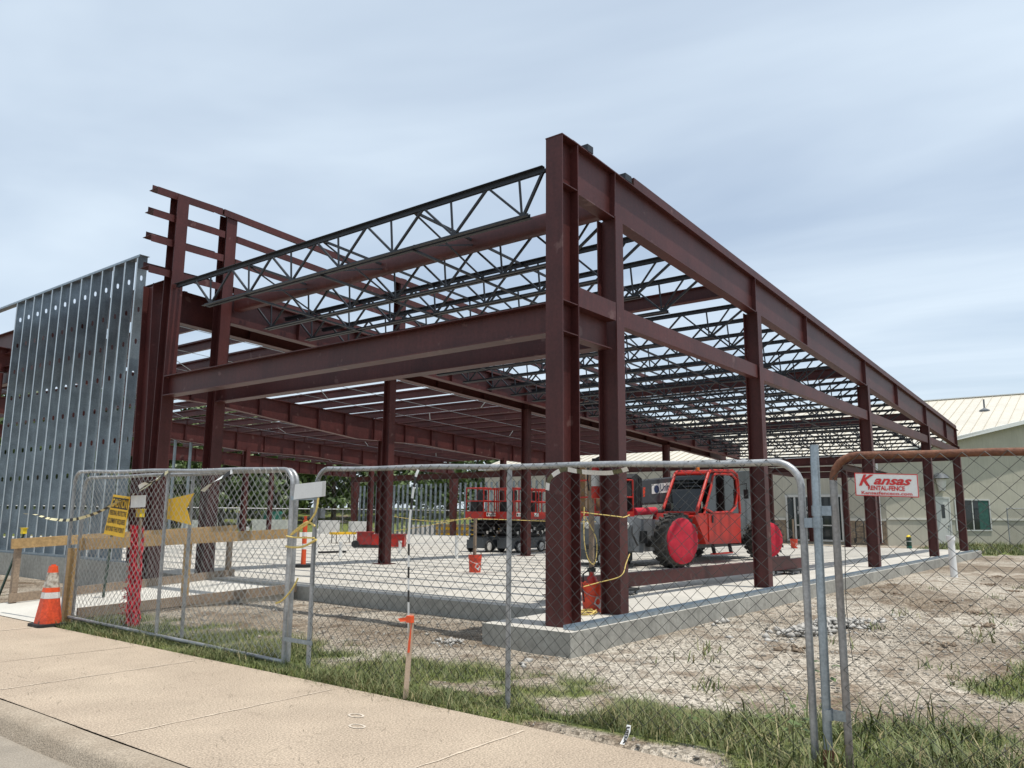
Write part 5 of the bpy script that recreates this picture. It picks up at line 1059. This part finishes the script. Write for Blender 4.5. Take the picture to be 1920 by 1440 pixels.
# ------------------------------------------------------------------ grass, gravel, rubble, clippings
def blades(name, N, box, seed, hlo, hhi, wd, thr=.12, lean=.6, dens=1., z=None):
    rng = np.random.default_rng(seed); x = rng.uniform(box[0], box[1], N); y = rng.uniform(box[2], box[3], N)
    ga = grass_amount(x, y); k = rng.random(N) < np.clip((ga-thr)*1.7*dens, 0, 1)
    ctr = np.stack([x[k], y[k]], -1); ga = ga[k]; n_ = len(ctr); a = rng.uniform(0, 6.283, n_)
    h = rng.uniform(hlo, hhi, n_)*(.45+.9*ga)*rng.choice([.6, 1, 1, 1.7], n_)*(.7+.6*vnoise(ctr[:, 0], ctr[:, 1], 2.3, 5)); ln = rng.uniform(.15, lean, n_)*h; w = wd*rng.uniform(.6, 1.3, n_)
    zz = ground_h(ctr[:, 0], ctr[:, 1])-.01; d = np.stack([np.cos(a), np.sin(a)], -1); s = np.stack([-np.sin(a), np.cos(a)], -1)
    def P(t, hh, ww, sg): return np.concatenate([ctr+d*(ln*t)[:, None]+s*(sg*w*ww)[:, None], (zz+h*hh)[:, None]], 1)
    v = np.stack([P(0, 0, 1, -1), P(0, 0, 1, 1), P(.35, .6, .75, 1), P(.35, .6, .75, -1), P(1, .95, .08, 1), P(1, .95, .08, -1)], 1).reshape(-1, 3)
    b = np.arange(n_)[:, None]*6; f_ = np.concatenate([b+np.array([[0, 1, 2, 3]]), b+np.array([[3, 2, 4, 5]])]).reshape(-1, 4)
    tone = np.repeat(np.clip(rng.beta(2, 3.0, n_)*.9+.30*(vnoise(ctr[:, 0], ctr[:, 1], 1.3, 8)-.35)+(rng.random(n_) < (.8 if 'dry' in name else .17))*.5, 0, 1), 6)
    o = npobj(name, v, f_, 'grass', attr=tone); o['kind'] = 'stuff'; return o
blades('grass', 210000, (-3.35, -.6, -7.5, 6.3), 1, .018, .075, .0027, dens=.80, lean=2.0)
blades('clover', 15000, (-3.3, -.6, -7.5, 6.2), 21, .012, .035, .011, dens=.5, lean=1.2)
blades('weeds', 5200, (-3.3, -1.0, -7.5, -2.9), 2, .08, .20, .006, dens=.7, lean=2.0)
blades('dry_grass', 30000, (-3.35, -.5, -7.5, 6.3), 12, .02, .06, .003, thr=-.02, dens=.25, lean=2.2)
def scatter_weeds():
    rng = np.random.default_rng(9); V_, F_, T_ = [], [], []; base = 0
    for i in range(75):
        cx, cy = rng.uniform(-1.2, 15), rng.uniform(-6.5, -.9)
        if fbm(np.array([cx]), np.array([cy]), .5, 61)[0] < .44: continue
        n_ = int(rng.integers(8, 34)); c = np.array([cx, cy])+rng.normal(0, .10, (n_, 2)); z = ground_h(c[:, 0], c[:, 1]); a = rng.uniform(0, 6.28, n_); h = rng.uniform(.03, .13, n_); w = rng.uniform(.004, .010, n_); d = np.stack([np.cos(a), np.sin(a)], -1); sd = np.stack([-d[:, 1], d[:, 0]], -1)
        p = np.concatenate([c, z[:, None]-.005], 1); D = np.concatenate([d, 0*d[:, :1]], 1); Sd = np.concatenate([sd, 0*d[:, :1]], 1); U = np.array([0, 0, 1.])
        V_.append(np.stack([p-Sd*w[:, None], p+Sd*w[:, None], p+D*(h*.7)[:, None]+U*h[:, None]+Sd*(w*.5)[:, None], p+D*(h*.7)[:, None]+U*h[:, None]-Sd*(w*.5)[:, None]], 1).reshape(-1, 3)); F_.append(np.arange(4*n_).reshape(-1, 4)+base); base += 4*n_; T_.append(np.repeat(np.clip(rng.normal(.45, .25, n_), 0, 1), 4))
    o = npobj('scattered_weeds', np.concatenate(V_), np.concatenate(F_), 'grass', attr=np.concatenate(T_)); o['kind'] = 'stuff'
scatter_weeds()
blades('grass', 16000, (0, 3.5, -6, -3.2), 3, .03, .08, .005, lean=1.4)
blades('lawn_grass', 60000, (30, 52, -14, 3.2), 4, .06, .18, .014, dens=1.2, lean=1.2)
blades('grass', 14000, (-3.3, -.4, 10, 15), 6, .03, .09, .005, lean=1.3)
# broad leaved weeds near the joining post
def leafy(label, x, y, n_, s):
    t = thing('weed', label, 'weed', (x, y, 0)); rng = random.Random(int(x*100)); mb = MB(); z0 = float(ground_h(np.array([x]), np.array([y]))[0])
    for i in range(n_):
        a = rng.uniform(0, 6.28); h = rng.uniform(.3, 1)*s; p = V((x+.4*s*math.cos(a), y+.4*s*math.sin(a), z0+h)); d = V((math.cos(a), math.sin(a), rng.uniform(-.4, .3))).normalized(); w_ = V((-d.y, d.x, 0)).normalized(); l_ = rng.uniform(.25, .5)*s
        mb.add([p, p+d*l_*.4+w_*l_*.35, p+d*l_, p+d*l_*.4-w_*l_*.35], [(0, 1, 2, 3)])
    part('leaves', mb, 'leaf', t); part('stem', MB().tube([(x, y, z0-.02), (x+.02, y, z0+s)], .004, 5), 'straw', t)
leafy('broad leaved weed growing in the dirt behind the joining post', .05, -3.0, 12, .19); leafy('leafy weed sprouting by the rusty panel foot', -2.2, -3.4, 14, .22); leafy('leafy weed in the grass below the torn tape scrap', -2.35, -2.75, 12, .16)
def stones(name, spots_, seed, mname):
    """spots_: (x, y, z, size) -> small irregular rocks in one mesh"""
    rng = np.random.default_rng(seed); base = np.array([(1, 0, 0), (-1, 0, 0), (0, 1, 0), (0, -1, 0), (0, 0, 1), (0, 0, -1)], float); fo = np.array([(0, 2, 4), (2, 1, 4), (1, 3, 4), (3, 0, 4), (2, 0, 5), (1, 2, 5), (3, 1, 5), (0, 3, 5)])
    sp = np.array(spots_); n_ = len(sp); v = base[None]*rng.uniform(.55, 1.25, (n_, 6, 1))*np.array([1, 1, .65]); ex = rng.uniform(.6, 1.3, (n_, 1, 3)); v = v*ex
    a = rng.uniform(0, 6.28, n_); b = rng.uniform(-.7, .7, n_); ca, sa = np.cos(a), np.sin(a); x = v[..., 0]*ca[:, None]-v[..., 1]*sa[:, None]; y = v[..., 0]*sa[:, None]+v[..., 1]*ca[:, None]; z = v[..., 2]+x*b[:, None]*.5
    v = np.stack([x, y, z], -1)*sp[:, None, 3:4]+sp[:, None, :3]; f_ = (np.arange(n_)[:, None, None]*6+fo[None]).reshape(-1, 3); o = npobj(name, v.reshape(-1, 3), f_, mname); o['kind'] = 'stuff'; return o
def pile(cx, cy, rx, ry, n_, s0, s1, hgt, rot=0, seed=0):
    rng = np.random.default_rng(seed); r_ = np.minimum(np.abs(rng.normal(0, .52, n_)), 1.5); a = rng.random(n_)*6.283; u, w_ = r_*np.cos(a)*rx, r_*np.sin(a)*ry
    x = cx+u*math.cos(rot)-w_*math.sin(rot); y = cy+u*math.sin(rot)+w_*math.cos(rot); z = ground_h(x, y)+hgt*np.maximum(0, 1-r_**2)*rng.random(n_); return np.stack([x, y, z, rng.uniform(s0, s1, n_)], -1)
stones('rubble', np.concatenate([pile(3.55, -1.95, 1.6, .36, 560, .018, .075, .12, R(-12), 1), pile(-.62, 1.15, .24, .28, 70, .02, .045, .04, 0, 2), pile(-1.05, -.3, .14, .12, 3, .05, .085, .02, 0, 3), pile(3.2, -.62, .4, .1, 5, .05, .1, .03, 0, 4)]), 5, 'rock')
N = 52000; gx_ = np.where(RNG.random(N) < .6, RNG.uniform(-3.2, 9, N), RNG.uniform(3, 17, N)); gy_ = RNG.uniform(-7, 6.3, N); ga_ = grass_amount(gx_, gy_)
ok = (ga_ < .3) & ~((gx_ > SLABX0-.03) & (gy_ > -.5)) & ~((gx_ > -.5) & (gy_ > -.5) & (gy_ < .82)) & (gx_ > -3.05) & (RNG.random(N) < np.clip(1.15-.06*(gx_+3), .3, 1)*(.35+1.1*vnoise(gx_, gy_, .8, 44)))
sz = RNG.gamma(2.0, .0042, N)+.004; sz = np.clip(sz, .004, .04)
stones('gravel', np.stack([gx_, gy_, ground_h(gx_, gy_)+sz*.2, sz], -1)[ok], 8, 'pebble')
cl = np.concatenate([pile(cx_, cy_, .5, .3, int(k_), .015, .05, .02, 0, 100+i) for i, (cx_, cy_, k_) in enumerate([(7.2, -3.2, 40), (8.3, -2.6, 30), (14.2, -2.6, 60), (12.4, -3.3, 40), (5.5, -3.6, 30), (9.7, -1.5, 30), (1.6, -2.2, 25), (3.2, -3.5, 25), (17, -2.4, 50), (10.8, -4.4, 40)])])
stones('dirt_clods', cl, 15, 'clod')
# straw clippings on the sidewalk
n_ = 420; x = RNG.uniform(-5.0, -3.02, n_)+0; y = RNG.uniform(-3.5, 5.5, n_); y = np.where(RNG.random(n_) < .6, y*.8-.5, y); a = RNG.uniform(0, 6.28, n_); l_ = RNG.gamma(2, .013, n_)+.008; w_ = .0010
d = np.stack([np.cos(a), np.sin(a), 0*a], -1); s = np.stack([-np.sin(a), np.cos(a), 0*a], -1)*w_; c = np.stack([x, y, np.full(n_, .006)], -1); bend = s/w_*(RNG.uniform(-.25, .25, n_)*l_)[:, None]
v = np.stack([c-d*l_[:, None]-s, c-d*l_[:, None]+s, c+bend+s, c+bend-s, c+d*l_[:, None]+s, c+d*l_[:, None]-s], 1).reshape(-1, 3); b = np.arange(n_)[:, None]*6
M['clip'] = mat('clippings', (.085, .070, .038), .9, 0, .3, 30)
o = npobj('grass_clippings', v, np.concatenate([b+np.array([[0, 1, 2, 3]]), b+np.array([[3, 2, 4, 5]])]).reshape(-1, 4), 'clip'); o['kind'] = 'stuff'

# ------------------------------------------------------------------ daylight
sund = V((.02, -.25, 1)).normalized()
sun = bpy.data.lights.new('sun', 'SUN'); sun.energy = 4.1; sun.angle = R(.6); sun.color = (1, .955, .88); so = bpy.data.objects.new('sun', sun); COL.objects.link(so)
so.rotation_euler = sund.to_track_quat('Z', 'Y').to_euler(); so.location = (0, 0, 40)
wd = bpy.data.worlds.new('World'); S.world = wd; wd.use_nodes = True; n = wd.node_tree.nodes; l = wd.node_tree.links; bg = n['Background']; bg.inputs['Strength'].default_value = .12
sk = n.new('ShaderNodeTexSky'); sk.sky_type = 'NISHITA'; sk.sun_disc = False; sk.sun_elevation = math.asin(sund.z); sk.sun_rotation = math.atan2(sund.x, sund.y); sk.dust_density = 1.2; sk.air_density = 1.0
geo = n.new('ShaderNodeTexCoord'); sep = n.new('ShaderNodeSeparateXYZ'); l.new(geo.outputs['Generated'], sep.inputs[0])
mx = n.new('ShaderNodeMath'); mx.operation = 'MAXIMUM'; mx.inputs[1].default_value = .06; l.new(sep.outputs['Z'], mx.inputs[0])
dv = n.new('ShaderNodeVectorMath'); dv.operation = 'DIVIDE'; l.new(geo.outputs['Generated'], dv.inputs[0]); cmb = n.new('ShaderNodeCombineXYZ')
for i in range(3): l.new(mx.outputs[0], cmb.inputs[i])
l.new(cmb.outputs[0], dv.inputs[1])
mp = n.new('ShaderNodeMapping'); mp.inputs['Scale'].default_value = (.9, .45, 0); mp.inputs['Rotation'].default_value = (0, 0, R(35)); l.new(dv.outputs[0], mp.inputs['Vector'])
nz = n.new('ShaderNodeTexNoise'); nz.inputs['Scale'].default_value = .75; nz.inputs['Detail'].default_value = 5; nz.inputs['Roughness'].default_value = .5; nz.inputs['Distortion'].default_value = .35; l.new(mp.outputs['Vector'], nz.inputs['Vector'])
mr = n.new('ShaderNodeMapRange'); mr.inputs['From Min'].default_value = .34; mr.inputs['From Max'].default_value = .68; mr.inputs['To Min'].default_value = .42; mr.inputs['To Max'].default_value = .93; l.new(nz.outputs['Fac'], mr.inputs['Value'])
mi = n.new('ShaderNodeMix'); mi.data_type = 'RGBA'; l.new(mr.outputs['Result'], mi.inputs['Factor']); l.new(sk.outputs['Color'], mi.inputs['A']); mi.inputs['B'].default_value = (6.35, 7.3, 8.2, 1)
l.new(mi.outputs['Result'], bg.inputs['Color'])
vs_ = S.view_settings; vs_.view_transform = 'Standard'; vs_.look = 'None'; vs_.exposure = .10; vs_.gamma = 1
